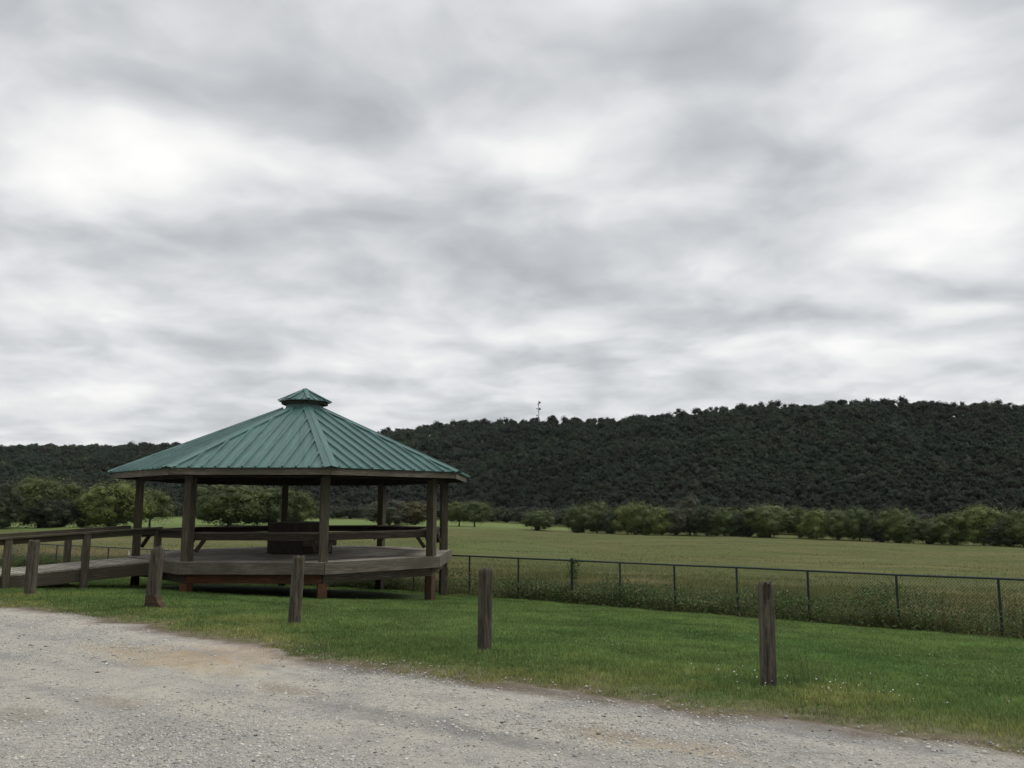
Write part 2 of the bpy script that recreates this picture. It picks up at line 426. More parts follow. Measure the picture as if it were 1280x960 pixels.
FENCE_N = 20.2
mm, nn = np.meshgrid(np.arange(-50, 22, .2), np.concatenate([np.arange(4.8, 20.2, .14), [20.2]]))
X, Y = mn2xy(mm, nn)
lw = grid_mesh('lawn', X, Y, ground_z(X.ravel(), Y.ravel()).reshape(X.shape), soil_mat())
ea = lw.data.attributes.new('edge', 'FLOAT', 'POINT'); ea.data.foreach_set('value', (nn-edge_n(mm)).astype(np.float32).ravel())
# field: from the fence out to the foot of the hills, and a sheet of ground further round
lam = np.concatenate([np.linspace(0, .1, 130), .1*np.exp(np.linspace(.02, math.log(10.), 170))])
us = np.arange(-880, 2290, 9.0)
k = (us-640)/F
Y0 = FENCE_N/(AX_N[0]*k+AX_N[1]+1e-6)
ok = (AX_N[0]*k+AX_N[1]) > .16
k = k[ok]; Y0 = Y0[ok]
hbk = smooth_interp(us[ok], _HX, _HB)*1.03
YY = Y0[None, :]+lam[:, None]*(hbk-Y0)[None, :]
XX = k[None, :]*YY
grid_mesh('field', XX, YY, ground_z(XX.ravel(), YY.ravel()).reshape(XX.shape)-.004, field_mat())
dd = np.concatenate([np.linspace(225, 1000, 120), np.linspace(1010, 1500, 14)])
ku = (np.arange(-880, 2290, 10.0)-640)/F
XX = ku[None, :]*dd[:, None]; YY = np.repeat(dd[:, None], len(ku), 1)
tH, _, _ = hill_t(np.clip(640+F*XX/YY, -900, 2300), YY)
ZH = ground_z(XX.ravel(), YY.ravel()).reshape(XX.shape)
ZH = np.where(tH < .0, ZH-1.5, ZH)
grid_mesh('hills', XX, YY, ZH, hill_mat())
# gravel lot with its ragged edge
ms = np.concatenate([np.arange(-40, -18, .25), np.arange(-18, 7, .03), np.arange(7, 20, .25)])
lv = np.concatenate([[0, .02, .06, .12, .2, .3, .45], np.arange(.6, 7, .15), np.arange(7, 40, 1.5)])
en = edge_n(ms)
NN = en[None, :]-lv[:, None]; MMs = np.repeat(ms[None, :], len(lv), 0)
X, Y = mn2xy(MMs, NN)
Z = ground_z(X.ravel(), Y.ravel()).reshape(X.shape)+.004+.012*sstep(lv, 0, .12)[:, None]
PAT = []
for (px, py, rx, ry, c, a) in [(205, 824, 1.75, .50, (.33, .24, .12), .6), (300, 818, 1.3, .5, (.30, .22, .13), .55), (355, 862, .55, .20, (.13, .10, .07), .65),
                               (145, 880, .5, .2, (.17, .13, .09), .4), (560, 850, 2.3, .34, (.12, .125, .135), .75), (1000, 915, 1.3, .28, (.14, .14, .15), .7),
                               (520, 905, 1.6, .26, (.12, .125, .13), .6), (440, 838, .8, .3, (.11, .115, .125), .6), (30, 895, .5, .3, (.15, .13, .10), .5), (800, 930, .9, .22, (.27, .19, .10), .5),
                               (640, 863, 1.2, .16, (.15, .115, .075), .8), (700, 940, 1.5, .2, (.13, .13, .135), .4)]:
    x, y = survey(px, py); PAT.append((x, y, rx, ry, c, a*.75))
gr = grid_mesh('gravel_lot', X, Y, Z, gravel_mat(PAT))
ea = gr.data.attributes.new('edge', 'FLOAT', 'POINT')
ea.data.foreach_set('value', np.repeat(lv[:, None], len(ms), 1).astype(np.float32).ravel())

def in_view(x, y, pad=260):
    u = 640+F*x/np.maximum(y, .5)
    return (y > 3.5) & (u > -pad) & (u < 1280+pad)

# loose stones
ico = np.array([[0, 1, 1.618], [0, -1, 1.618], [0, 1, -1.618], [0, -1, -1.618], [1, 1.618, 0], [-1, 1.618, 0], [1, -1.618, 0], [-1, -1.618, 0],
                [1.618, 0, 1], [-1.618, 0, 1], [1.618, 0, -1], [-1.618, 0, -1]])/1.902
def _icof():
    fs = []
    for a in range(12):
        for b in range(a+1, 12):
            for c in range(b+1, 12):
                d = [np.linalg.norm(ico[i]-ico[j]) for i, j in ((a, b), (b, c), (a, c))]
                if max(d) < 1.2:
                    nrm = np.cross(ico[b]-ico[a], ico[c]-ico[a])
                    fs.append((a, b, c) if nrm @ ico[a] > 0 else (a, c, b))
    return np.array(fs)
icof = _icof()
def scatter_stones(name, x, y, z, size, col, mat, flat=.55):
    N = len(x)
    j = 1+rng.normal(0, .16, (N, 12, 1))
    P = ico[None]*j*rng.uniform(.65, 1.25, (N, 1, 3))*size[:, None, None]
    P[:, :, 2] *= flat
    a = rng.uniform(0, 6.283, N); ca, sa = np.cos(a)[:, None], np.sin(a)[:, None]
    Q = np.stack([P[:, :, 0]*ca-P[:, :, 1]*sa+x[:, None], P[:, :, 0]*sa+P[:, :, 1]*ca+y[:, None], P[:, :, 2]+z[:, None]], -1)
    Fc = icof[None]+np.arange(N)[:, None, None]*12
    return np_mesh(name, Q.reshape(-1, 3), Fc.reshape(-1), 3, mat, np.repeat(col, 12, 0))
N = 420000
m = rng.uniform(-17, 6, N); n = rng.uniform(2, 7.0, N); x, y = mn2xy(m, n)
loose = fbm(x*.9+9, y*.9, 71, 4)
keep = in_view(x, y, 120) & (n < edge_n(m)-.05-.5*rng.uniform(0, 1, N)**2+.9*(rng.uniform(0, 1, N) < .10)) & (rng.uniform(0, 1, N) < np.clip(5.0/np.maximum(y, 4), 0, 1)**1.3*np.clip((loose-.30)*3.2, .12, 1)*.75)
x, y = x[keep], y[keep]; N = len(x)
size = np.clip(np.exp(rng.normal(math.log(.0062), .42, N)), .003, .026)
g = np.clip(rng.normal(.36, .085, N), .12, .54)
warm = rng.uniform(0, 1, N)
col = np.stack([g*(1+.05*warm), g*(.985+.0*warm), g*(.97-.16*warm)], -1)
scatter_stones('gravel_stones', x, y, ground_z(x, y)+.016+size*.12, size, col, M['stone'])['kind'] = 'stuff'
# scraps of dead leaf and twig
N = 240
m = rng.uniform(-15, 5, N); n = rng.uniform(2.2, 6.9, N); x, y = mn2xy(m, n); keep = in_view(x, y, 60); x, y = x[keep], y[keep]; N = len(x)
size = np.clip(np.exp(rng.normal(math.log(.013), .4, N)), .006, .035)
col = np.array([.06, .042, .028])[None]*rng.uniform(.5, 1.9, (N, 1))
lit = scatter_stones('leaf_litter', x, y, ground_z(x, y)+.018, size, col, M['litter'], .25); lit['kind'] = 'stuff'

# ------------------------------------------------------------------ grass
def blades(name, x, y, z, h, w, lean, col, mat, tipcol=1.25):
    N = len(x)
    a = rng.uniform(0, 6.283, N); b = rng.uniform(0, 6.283, N)
    dx, dy = np.cos(a)*w/2, np.sin(a)*w/2
    lx, ly = np.cos(b)*lean*h, np.sin(b)*lean*h
    hz = h*np.sqrt(np.clip(1-lean**2, .05, 1))
    V = np.empty((N, 6, 3)); zb = z-.01
    V[:, 0] = np.stack([x-dx, y-dy, zb], -1); V[:, 1] = np.stack([x+dx, y+dy, zb], -1)
    V[:, 2] = np.stack([x+dx*.8+lx*.35, y+dy*.8+ly*.35, z+hz*.6], -1); V[:, 3] = np.stack([x-dx*.8+lx*.35, y-dy*.8+ly*.35, z+hz*.6], -1)
    V[:, 4] = np.stack([x+dx*.15+lx, y+dy*.15+ly, z+hz], -1); V[:, 5] = np.stack([x-dx*.15+lx, y-dy*.15+ly, z+hz], -1)
    Fc = np.array([[0, 1, 2, 3], [3, 2, 4, 5]])[None]+np.arange(N)[:, None, None]*6
    t = np.repeat(col[:, None, :], 6, 1)
    return np_mesh(name, V.reshape(-1, 3), Fc.reshape(-1), 4, mat, t.reshape(-1, 3))
GC = np.array([-5.76, 23.1])                # pavilion centre
def shade_bare(x, y):                         # bare earth under the pavilion floor
    return np.hypot(x-GC[0], y-GC[1]) < 3.7
N = 3300000
m = rng.uniform(-34, 11, N); n = rng.uniform(5.7, 20.3, N); x, y = mn2xy(m, n)
e = n-edge_n(m)
clump = fbm(x*1.3, y*1.3, 41, 4); fine = fbm(x*6, y*6, 43, 3)
isl = fbm(x*1.1+20, y*1.1, 49, 4)
p_edge = np.clip(np.maximum((e-.06+(isl-.5)*2.8)*1.8, np.clip((e-.06)*1.3, 0, .42)), 0, 1)*(e > -.9)
keep = in_view(x, y, 380) & (~shade_bare(x, y)) & (rng.uniform(0, 1, N) < np.clip(9.0/np.maximum(y, 5), .3, 1)*p_edge*np.clip(.5+(fine-.3)*1.6, .3, 1))
x, y, n, e, clump, fine = x[keep], y[keep], n[keep], e[keep], clump[keep], fine[keep]; N = len(x)
# keep worn ground round the posts thin
h = (.020+.042*clump+.030*rng.uniform(0, 1, N)**2)*np.clip(.45+.5*e, .4, 1)
patch = fbm(x*.45+4, y*.45, 47, 3)
green = np.array([.135, .205, .058]); lime = np.array([.205, .215, .070]); dry = np.array([.24, .19, .09]); dark = np.array([.085, .160, .042])
ylw = np.clip(.95-.55*e+(clump-.5)*2.2, 0, 1)
c = green[None]*(1-ylw[:, None])+lime[None]*ylw[:, None]
dk = np.clip((patch-.5)*3, 0, .8); c = c*(1-dk[:, None])+dark[None]*dk[:, None]
dr = (rng.uniform(0, 1, N) < (.04+.20*np.clip(1-e*.8, 0, 1)*np.clip(clump*2-.4, 0, 1)))*rng.uniform(.3, 1, N)
c = c*(1-dr[:, None])+dry[None]*dr[:, None]
c = c*rng.uniform(.5, 1.5, (N, 1))*(.7+.6*fine[:, None])*(.55+.9*clump[:, None])
wd = .0070*np.clip(y/10, .6, 1.8)
blades('lawn_grass', x, y, ground_z(x, y), h, wd*rng.uniform(.7, 1.4, N), rng.uniform(.1, .75, N), c, M['grass'])['kind'] = 'stuff'

def leaf_quads(name, P, size, col, mat, parent=None, up_bias=.0, out=None, outw=1.6, core=None):
    """many small leaf faces at points P with their own tilt"""
    N = len(P)
    nrm = rng.normal(0, 1, (N, 3)); nrm[:, 2] += up_bias
    if out is not None: nrm = nrm*.5+out*outw
    nrm /= np.linalg.norm(nrm, axis=1)[:, None]
    t = rng.normal(0, 1, (N, 3)); a = np.cross(nrm, t); a /= np.linalg.norm(a, axis=1)[:, None]; b = np.cross(nrm, a)
    s = size[:, None]; a = a*s*rng.uniform(.7, 1.2, (N, 1)); b = b*s*rng.uniform(.45, .9, (N, 1))
    V = np.stack([P-a, P-b*.9+a*.1, P+a, P+b*.9-a*.1], 1)
    Fc = np.arange(N*4); V = V.reshape(-1, 3); tc = np.repeat(col, 4, 0)
    if core is not None:
        Fc = np.concatenate([Fc, (core[1]+len(V)).ravel()]); V = np.concatenate([V, core[0]]); tc = np.concatenate([tc, core[2]])
    return np_mesh(name, V, Fc, 4, mat, tc, parent=parent)

# broad-leaved clover and plantain among the grass, and white clover heads
N = 34000
m = rng.uniform(-26, 8, N); n = rng.uniform(6.3, 16, N); x, y = mn2xy(m, n); e = n-edge_n(m)
k = in_view(x, y, 120) & (~shade_bare(x, y)) & (e > .05) & (rng.uniform(0, 1, N) < np.clip((fbm(x*.8, y*.8, 53, 3)-.38)*3.2, 0, 1)*np.clip(10/np.maximum(y, 5), 0, 1))
x, y = x[k], y[k]; N = len(x)
P = np.stack([x, y, ground_z(x, y)+rng.uniform(.02, .075, N)], -1)
leaf_quads('clover_leaves', P, rng.uniform(.008, .019, N), np.array([.10, .18, .05])[None]*rng.uniform(.6, 1.25, (N, 1)), M['weed'], up_bias=1.5)['kind'] = 'stuff'
bx, by = survey(961, 858)
N = 42
r = np.abs(rng.normal(0, 1, N)); a = rng.uniform(0, 6.28, N)
fm = rng.normal(.1, .75, N); fn = rng.normal(-.22, .2, N); dx, dy = mn2xy(fm, fn)
x = bx+.25+dx; y = by+dy
x2, y2 = mn2xy(rng.uniform(-10, 6, 16), rng.uniform(7.2, 13, 16))
x = np.concatenate([x, x2]); y = np.concatenate([y, y2]); mmx, nnx = xy2mn(x, y); kk = in_view(x, y, 80) & (nnx > edge_n(mmx)+.15) & ~shade_bare(x, y); x, y = x[kk], y[kk]
size = rng.uniform(.005, .0095, len(x))
scatter_stones('clover_flowers', x, y, ground_z(x, y)+rng.uniform(.06, .10, len(x)), size, np.array([.62, .62, .56])[None]*rng.uniform(.7, 1.1, (len(x), 1)), M['litter'], .9)['kind'] = 'stuff'

# ------------------------------------------------------------------ weeds along the fence and dry grass behind it
N = 300000
m = rng.uniform(-46, 10, N); off = rng.gamma(2.0, .36, N)-.35; n = FENCE_N+off; x, y = mn2xy(m, n)
dens = fbm(m*.45, m*0+2, 61, 3); tall = .36+.98*np.clip((fbm(m*.7, off*.6+5, 63, 4)-.22)*1.7, 0, 1)
hm = tall*np.clip(1.1-np.abs(off-.5)*.45, .2, 1)
k = in_view(x, y, 200) & (rng.uniform(0, 1, N) < np.clip((dens-.2)*2.6, .25, 1)) & (np.hypot(x-GC[0], y-GC[1]) > 4.2)
x, y, hm, off = x[k], y[k], hm[k], off[k]; N = len(x)
q = rng.uniform(0, 1, N)**1.3
P = np.stack([x, y, ground_z(x, y)+hm*.80*q], -1)
mixr = fbm(x*.9, y*.9, 67, 3)
c = np.array([.056, .112, .030])[None]*(1-mixr[:, None])+np.array([.125, .15, .058])[None]*mixr[:, None]
br = (rng.uniform(0, 1, N) < .10)[:, None]; c = np.where(br, np.array([.16, .125, .065])[None], c)*rng.uniform(.5, 1.5, (N, 1))
leaf_quads('fence_weeds', P, rng.uniform(.014, .038, N), c, M['weed'], up_bias=.4)['kind'] = 'stuff'
N = 420000
m = rng.uniform(-50, 14, N); off = rng.uniform(0, 1, N)**1.6*22-.35; n = FENCE_N+.25+off; x, y = mn2xy(m, n)
den = fbm(x*.35, y*.35, 73, 4)
k = in_view(x, y, 160) & (rng.uniform(0, 1, N) < np.clip((den-.25)*2.4, .1, 1)*np.clip(1.25-off/20, .12, 1))
x, y, off, den = x[k], y[k], off[k], den[k]; N = len(x)
h = (.16+.5*den*rng.uniform(.4, 1, N))*np.clip(1.1-off/18, .25, 1)
c = np.array([.22, .18, .078])[None]*(1-den[:, None])+np.array([.13, .14, .05])[None]*den[:, None]
gsel = (rng.uniform(0, 1, N) < .62)[:, None]; c = np.where(gsel, np.array([.10, .125, .04])[None], c)*rng.uniform(.55, 1.4, (N, 1))
blades('dry_grass', x, y, ground_z(x, y), h, .014*rng.uniform(.6, 1.4, N), rng.uniform(.1, .6, N), c, M['grass'])['kind'] = 'stuff'
N = 80000
uu = rng.uniform(-250, 1530, N); yd = np.exp(rng.uniform(math.log(27), math.log(190), N)); x = (uu-640)/F*yd; y = yd; mq, nq_ = xy2mn(x, y)
cl = fbm(x*.14, y*.14, 83, 4); k = (nq_ > FENCE_N+3) & (rng.uniform(0, 1, N) < np.clip((cl-.32)*3.0, .05, 1)); x, y, cl = x[k], y[k], cl[k]; N = len(x)
c2 = vnoise(x*.05, y*.2, 85)[:, None]; c = (np.array([.088, .105, .03])[None]*(1-c2)+np.array([.14, .135, .048])[None]*c2)*rng.uniform(.7, 1.25, (N, 1))
blades('hay_stubble', x, y, ground_z(x, y), rng.uniform(.05, .15, N), .02*np.clip(y/40, .7, 3), rng.uniform(.2, .7, N), c, M['grass'])['kind'] = 'stuff'
# tall thin weed stalks by the fence
N = 2600
m = rng.uniform(-40, 10, N); n = FENCE_N+rng.normal(.25, .45, N); x, y = mn2xy(m, n); k = in_view(x, y, 100) & (rng.uniform(0, 1, N) < np.clip((fbm(m*.8, m*0, 77, 3)-.4)*4, 0, 1)) & (np.hypot(x-GC[0], y-GC[1]) > 4.4)
x, y = x[k], y[k]; N = len(x)
blades('weed_stalks', x, y, ground_z(x, y), rng.uniform(.6, 1.25, N), np.full(N, .012), rng.uniform(.05, .3, N), np.array([.10, .10, .045])[None]*rng.uniform(.5, 1.4, (N, 1)), M['grass'])['kind'] = 'stuff'
# grass tuft stems by the nearest post
N = 90
x = bx+.42+rng.normal(0, .07, N); y = by+.12+rng.normal(0, .07, N)
blades('seeding_grass', x, y, ground_z(x, y), rng.uniform(.15, .42, N), np.full(N, .006), rng.uniform(.1, .7, N), np.array([.12, .17, .055])[None]*rng.uniform(.5, 1.4, (N, 1)), M['grass'])['kind'] = 'stuff'

# ------------------------------------------------------------------ the row of timber posts
def timber_post(px, py, hgt, wid, lean_px, label, style):
    x, y = survey(px, py); z = gz(x, y)
    o = empty('bollard', (x, y, z-.02), {'groove': -.12, 'chip': .1, 'plain': .3, 'split': -.2, 'short': .15}[style])
    tag(o, label, 'post', 'timber posts along the gravel edge')
    nh, na = 56, 28
    V = []
    for i in range(nh+1):
        t = i/nh
        for j in range(na):
            a = 2*math.pi*j/na
            ca, sa = math.cos(a), math.sin(a)
            pw = {'groove': 5.0, 'chip': 3.4, 'plain': 4.0, 'split': 3.0, 'short': 4.0}[style]
            r = (abs(ca)**pw+abs(sa)**pw)**(-1/pw)*wid/2
            nz = float(fbm(np.array(j*.55+7), np.array(t*9+px), 5, 3)) if j < na-3 else float(fbm(np.array((na-j)*-.55+7), np.array(t*9+px), 5, 3))
            gr_ = float(vnoise(np.array(j*1.3+px), np.array(t*1.1), 9))
            r *= 1+(nz-.5)*.10-(.10 if gr_ > .78 else 0)
            r *= 1+.05*(1-t)
            zz = hgt*t
            if t > .96: r *= 1-.10*((t-.96)/.04)
            X_, Y_ = ca*r, sa*r
            if i == nh:
                zz += (float(vnoise(np.array(j*.9), np.array(px*1.), 3))-.5)*.035
                if style == 'chip': zz -= max(0, -X_/wid*2-.25)*.09
                if style == 'split': zz += (X_/wid)*.10*(1 if Y_ < 0 else -.3)
            if style == 'groove' and t > .80 and Y_ < 0:
                for gx, gt in ((-.22, .80), (.25, .84)):
                    d = abs(X_/(wid/2)-gx)
                    if d < .17 and t > gt and t < .985: Y_ += .035*(1-d/.17)
            V.append((X_+lean_px*zz, Y_, zz))
    Fc = []
    for i in range(nh):
        for j in range(na):
            Fc.append((i*na+j, i*na+(j+1) % na, (i+1)*na+(j+1) % na, (i+1)*na+j))
    c = len(V)
    V.append((lean_px*hgt, 0, hgt-.025))
    Tri = [(nh*na+j, nh*na+(j+1) % na, c) for j in range(na)]
    me = bpy.data.meshes.new('shaft'); me.from_pydata(V, [], Fc+Tri); me.update(); me.materials.append(M['post'])
    me.polygons.foreach_set('use_smooth', np.array([True]*len(Fc)+[False]*len(Tri)))
    s = bpy.data.objects.new('shaft', me); COL.objects.link(s); s.parent = o
    return o
H0 = .985
timber_post(961, 860, .985, .138, .015, 'weathered square post with two dark grooves cut into its top, nearest the camera', 'groove')
timber_post(605.5, 814, .985, .162, .012, 'straight grey post with a chipped left top corner, standing in open lawn', 'chip')
timber_post(367.5, 782, 1.0, .172, .035, 'slim grey post with a flat top, standing before the middle of the pavilion', 'plain')
sp = timber_post(189, 760, 1.03, .20, .065, 'tilted grey post with a splintered top and a reddish brown wedge at its foot', 'split')
mb = MB()
prof = [(-.085, 0), (.31, 0), (.28, .03), (.22, .06), (.16, .12), (.12, .20), (.06, .27), (-.08, .22)]
n_ = len(prof)
vs = [(a, -.085, b) for a, b in prof]+[(a*.95, .085, b*.95) for a, b in prof]
mb.add(vs, [tuple(range(n_)), tuple(range(n_, 2*n_))[::-1]]+[(i, (i+1) % n_+0, (i+1) % n_+n_, i+n_)[::-1] for i in range(n_)])
wdg = mb.build('foot_wedge', M['clay'], sp); wdg.location = (.03, -.02, 0); wdg['label'] = 'reddish brown wedge of rotten wood'
timber_post(37, 745, 1.06, .18, .005, 'weathered post in front of the ramp handrail, at the far left end of its row', 'short')

# ------------------------------------------------------------------ the pavilion
SC = 1.08
GCX, GCY = -5.337*SC, 21.392*SC
ANG0 = .373
DECK_Z = CAM_H-1.15*SC
EAVE_Z = CAM_H+.795*SC
RR, RP, RD = 4.438*SC, 3.763*SC, 3.976*SC
PV = empty('gazebo', (GCX, GCY, gz(GCX, GCY)))
tag(PV, 'open octagonal timber pavilion with green ribbed metal roof and raised deck', 'gazebo')
OZ = PV.location.z
# corner k = 0..7 in the order C B A D E F G H (clockwise seen from the left); coordinates local to the pavilion
def ang(k): return ANG0+R(45)*(k-2)
def corner(k, r, z):
    a = ang(k); return Vector((r*math.sin(a), -r*math.cos(a), z-OZ))
def lg(k, r): c = corner(k, r, 0); return gz(GCX+c.x, GCY+c.y)
PW = .19
DT = .038                                     # deck board thickness
# deck boards, running left to right, clipped to the octagon
mb = MB(); poly = [corner(k, RD-.03, 0).to_2d() for k in range(8)]
da = ANG0+R(22.5)
ex = Vector((math.cos(da), math.sin(da))); ey = Vector((-math.sin(da), math.cos(da)))
v = -RD
while v < RD:
    lo, hi = [], []
    seg = []
    for vv in (v+.003, v+.137):
        xs = []
        for i in range(8):
            p, q = poly[i], poly[(i+1) % 8]; a, b = p.dot(ey)-vv, q.dot(ey)-vv
            if a*b < 0: t = a/(a-b); xs.append((p+(q-p)*t).dot(ex))
        if len(xs) == 2: seg.append((vv, min(xs), max(xs)))
    if len(seg) == 2:
        cuts = [0, random.uniform(.3, .7), 1]
        dz = random.uniform(-.003, .003)
        for c0, c1 in zip(cuts[:-1], cuts[1:]):
            P = []
            for zz in (DECK_Z-DT+dz, DECK_Z+dz):
                for (vv, a, b), order in ((seg[0], (c0, c1)), (seg[1], (c1, c0))):
                    for cc in order:
                        w = a+(b-a)*cc+(.002 if cc == c0 else -.002); q = ex*w+ey*vv
                        P.append((q.x, q.y, zz-OZ))
            L = (seg[0][2]-seg[0][1])*(c1-c0); o1, o2 = random.uniform(0, 40), random.uniform(0, 40)
            uvl = [(o1, o2), (o1+L, o2), (o1+L, o2+.134), (o1, o2+.134)]
            mb.add(P, [(3, 2, 1, 0), (4, 5, 6, 7), (0, 1, 5, 4), (1, 2, 6, 5), (2, 3, 7, 6), (3, 0, 4, 7)], [uvl]*6)
    v += .14
mb.build('deck', M['wood_grey'], PV)
# joists under the deck
mb = MB(); u = -RD+.5
while u < RD-.4:
    h_ = RD*.90
    for sgn in (1,):
        lim = min(RD*.92, (RD*1.30-abs(u)))*.95
        a = ex*u-ey*lim; b = ex*u+ey*lim
        mb.board((a.x, a.y, DECK_Z-DT-.12-OZ), (b.x, b.y, DECK_Z-DT-.12-OZ), .04, .22)
    u += .61
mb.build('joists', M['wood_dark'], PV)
for k in range(8):
    k1 = (k+1) % 8
    # rim board
    mb = MB(); a = corner(k, RD, DECK_Z-.135); b = corner(k1, RD, DECK_Z-.135)
    mb.board(a, b, .045, .262); mb.build('rim_board', M['wood_rim'], PV)
    # carrying beam under the floor
    mb = MB(); a = corner(k, RP-.03, DECK_Z-.38); b = corner(k1, RP-.03, DECK_Z-.38)
    mb.board(a, b, .09, .205); o = mb.build('floor_beam', M['wood_red'] if k == 1 else M['wood'], PV)
    if k == 1: o['label'] = 'floor beam stained red by clay'
    # roof post, foot pier
    mb = MB(); p = corner(k, RP, 0)
    zt = EAVE_Z-.16-OZ
    rad = Vector((p.x, p.y, 0)).normalized()
    ztop_p = zt
    if k == 4:
        mb.board((p.x, p.y, lg(k, RP)-OZ-.1), (p.x, p.y, ztop_p), PW, PW, up=rad)
    else:
        mb.board((p.x, p.y, DECK_Z-.275-OZ), (p.x, p.y, ztop_p), PW, PW, up=rad)
    po = mb.build('post', M['wood'], PV)
    if k == 3:
        mb = MB(); q = p+rad.cross(Vector((0, 0, 1)))*-.10
        mb.board((q.x+.01, q.y-.03, DECK_Z+1.0-OZ), (q.x+.01, q.y-.03, DECK_Z+1.12-OZ), .05, .06); o = mb.build('outlet_box', M['white'], po)
    if k != 4:
        mb = MB(); q = corner(k, RP-.02, 0)
        mb.board((q.x, q.y, lg(k, RP)-OZ-.1), (q.x, q.y, DECK_Z-.482-OZ), .20, .20, up=rad); mb.build('pier', M['wood_red'] if k in (1, 2) else M['clay'] if k == 3 else M['wood_dark'], PV)
for r, ph in ((2.45, R(22.5)), (1.0, 0)):
    for k in range(8 if r > 2 else 4):
        a = ANG0+ph+k*R(45 if r > 2 else 90); px_, py_ = r*math.sin(a), -r*math.cos(a)
        mb = MB(); mb.board((px_, py_, gz(GCX+px_, GCY+py_)-OZ-.1), (px_, py_, DECK_Z-.27-OZ), .19, .19); mb.build('pier', M['wood_dark'], PV)
# eave: header beams, fascia, soffit rafters
for k in range(8):
    k1 = (k+1) % 8
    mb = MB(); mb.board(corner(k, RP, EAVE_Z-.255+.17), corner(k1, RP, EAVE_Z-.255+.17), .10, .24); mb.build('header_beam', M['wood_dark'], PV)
    mb = MB(); mb.board(corner(k, RR-.07, EAVE_Z-.085), corner(k1, RR-.07, EAVE_Z-.085), .035, .15); mb.build('fascia', M['wood_rim'], PV)
RT, RT_Z = .56*SC, CAM_H+2.44*SC
slope = (RT_Z-EAVE_Z)/(RR-RT)
def roof_pt(k, r): return corner(k, r, EAVE_Z+(RR-r)*slope)
for k in range(8):
    mb = MB(); a = roof_pt(k, RR-.2)-Vector((0, 0, .13)); b = roof_pt(k, RT+.1)-Vector((0, 0, .13))
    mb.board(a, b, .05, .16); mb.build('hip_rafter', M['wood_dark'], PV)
for k in range(8):
    k1 = (k+1) % 8
    A, B, Tp, Tq = roof_pt(k, RR), roof_pt(k1, RR), roof_pt(k, RT), roof_pt(k1, RT)
    e_ = (B-A).normalized(); mid = (A+B)/2; tm = (Tp+Tq)/2; s_ = (tm-mid); SL = s_.length; s_.normalize(); nrm = e_.cross(s_).normalized()
    if nrm.z < 0: nrm = -nrm
    hw0, hw1 = (B-A).length/2, (Tq-Tp).length/2
    mb = MB(); th = .012
    mb.hexa([A-nrm*th, B-nrm*th, Tq-nrm*th, Tp-nrm*th, A, B, Tq, Tp])
    sp_ = .300
    i = 0
    x_ = -hw0+.16+((2*hw0-.32) % sp_)/2
    while x_ < hw0-.1:
        ax = abs(x_)
        t_end = 1.0 if ax < hw1 else (hw0-ax)/(hw0-hw1)
        L = SL*t_end-.06
        if L > .1:
            b0 = mid+e_*x_-s_*.02; b1 = mid+e_*x_+s_*L
            w0, w1, hh = .034, .018, .046
            mb.hexa([b0-e_*w0-nrm*.002, b0+e_*w0-nrm*.002, b1+e_*w0-nrm*.002, b1-e_*w0-nrm*.002, b0-e_*w1+nrm*hh, b0+e_*w1+nrm*hh, b1+e_*w1+nrm*hh, b1-e_*w1+nrm*hh])
            for dxm in (.10, .20):                # low stiffening beads between ribs
                xm = x_+dxm
                if abs(xm) < hw0-.12:
                    te = 1.0 if abs(xm) < hw1 else (hw0-abs(xm))/(hw0-hw1)
                    c0 = mid+e_*xm; c1 = mid+e_*xm+s_*(SL*te-.08)
                    mb.hexa([c0-e_*.012-nrm*.002, c0+e_*.012-nrm*.002, c1+e_*.012-nrm*.002, c1-e_*.012-nrm*.002, c0-e_*.004+nrm*.006, c0+e_*.004+nrm*.006, c1+e_*.004+nrm*.006, c1-e_*.004+nrm*.006])
        x_ += sp_
    mb.build('roof_panel', M['roof'], PV)
# hip caps: two folded flaps and a raised bead
for k in range(8):
    km, kp = (k-1) % 8, (k+1) % 8
    A = roof_pt(k, RR+.03); T = roof_pt(k, RT-.02)
    d = (T-A).normalized()
    mb = MB()
    for kk in (km, kp):
        e_ = (roof_pt(kk, RR)-roof_pt(k, RR)).normalized()
        side = (e_-d*e_.dot(d)).normalized()
        nr = d.cross(side).normalized()
        if nr.z < 0: nr = -nr
        w = .15
        lift = nr*.042
        a0, a1, b0, b1 = A+lift*1.15, T+lift*1.15, A+side*w+lift, T+side*w*.75+lift
        dn = nr*.006
        mb.hexa([a0-dn, b0-dn, b1-dn, a1-dn, a0, b0, b1, a1])
        # turned-down outer lip
        c0, c1 = A+side*w, T+side*w*.75
        s2 = side*.004
        mb.hexa([c0+nr*.004, c0+s2+nr*.004, c1+s2+nr*.004, c1+nr*.004, b0, b0+s2, b1+s2, b1])
    mb.rod(A+Vector((0, 0, .052)), T+Vector((0, 0, .052)), .014, n=6)
    mb.build('hip_cap', M['roof'], PV)
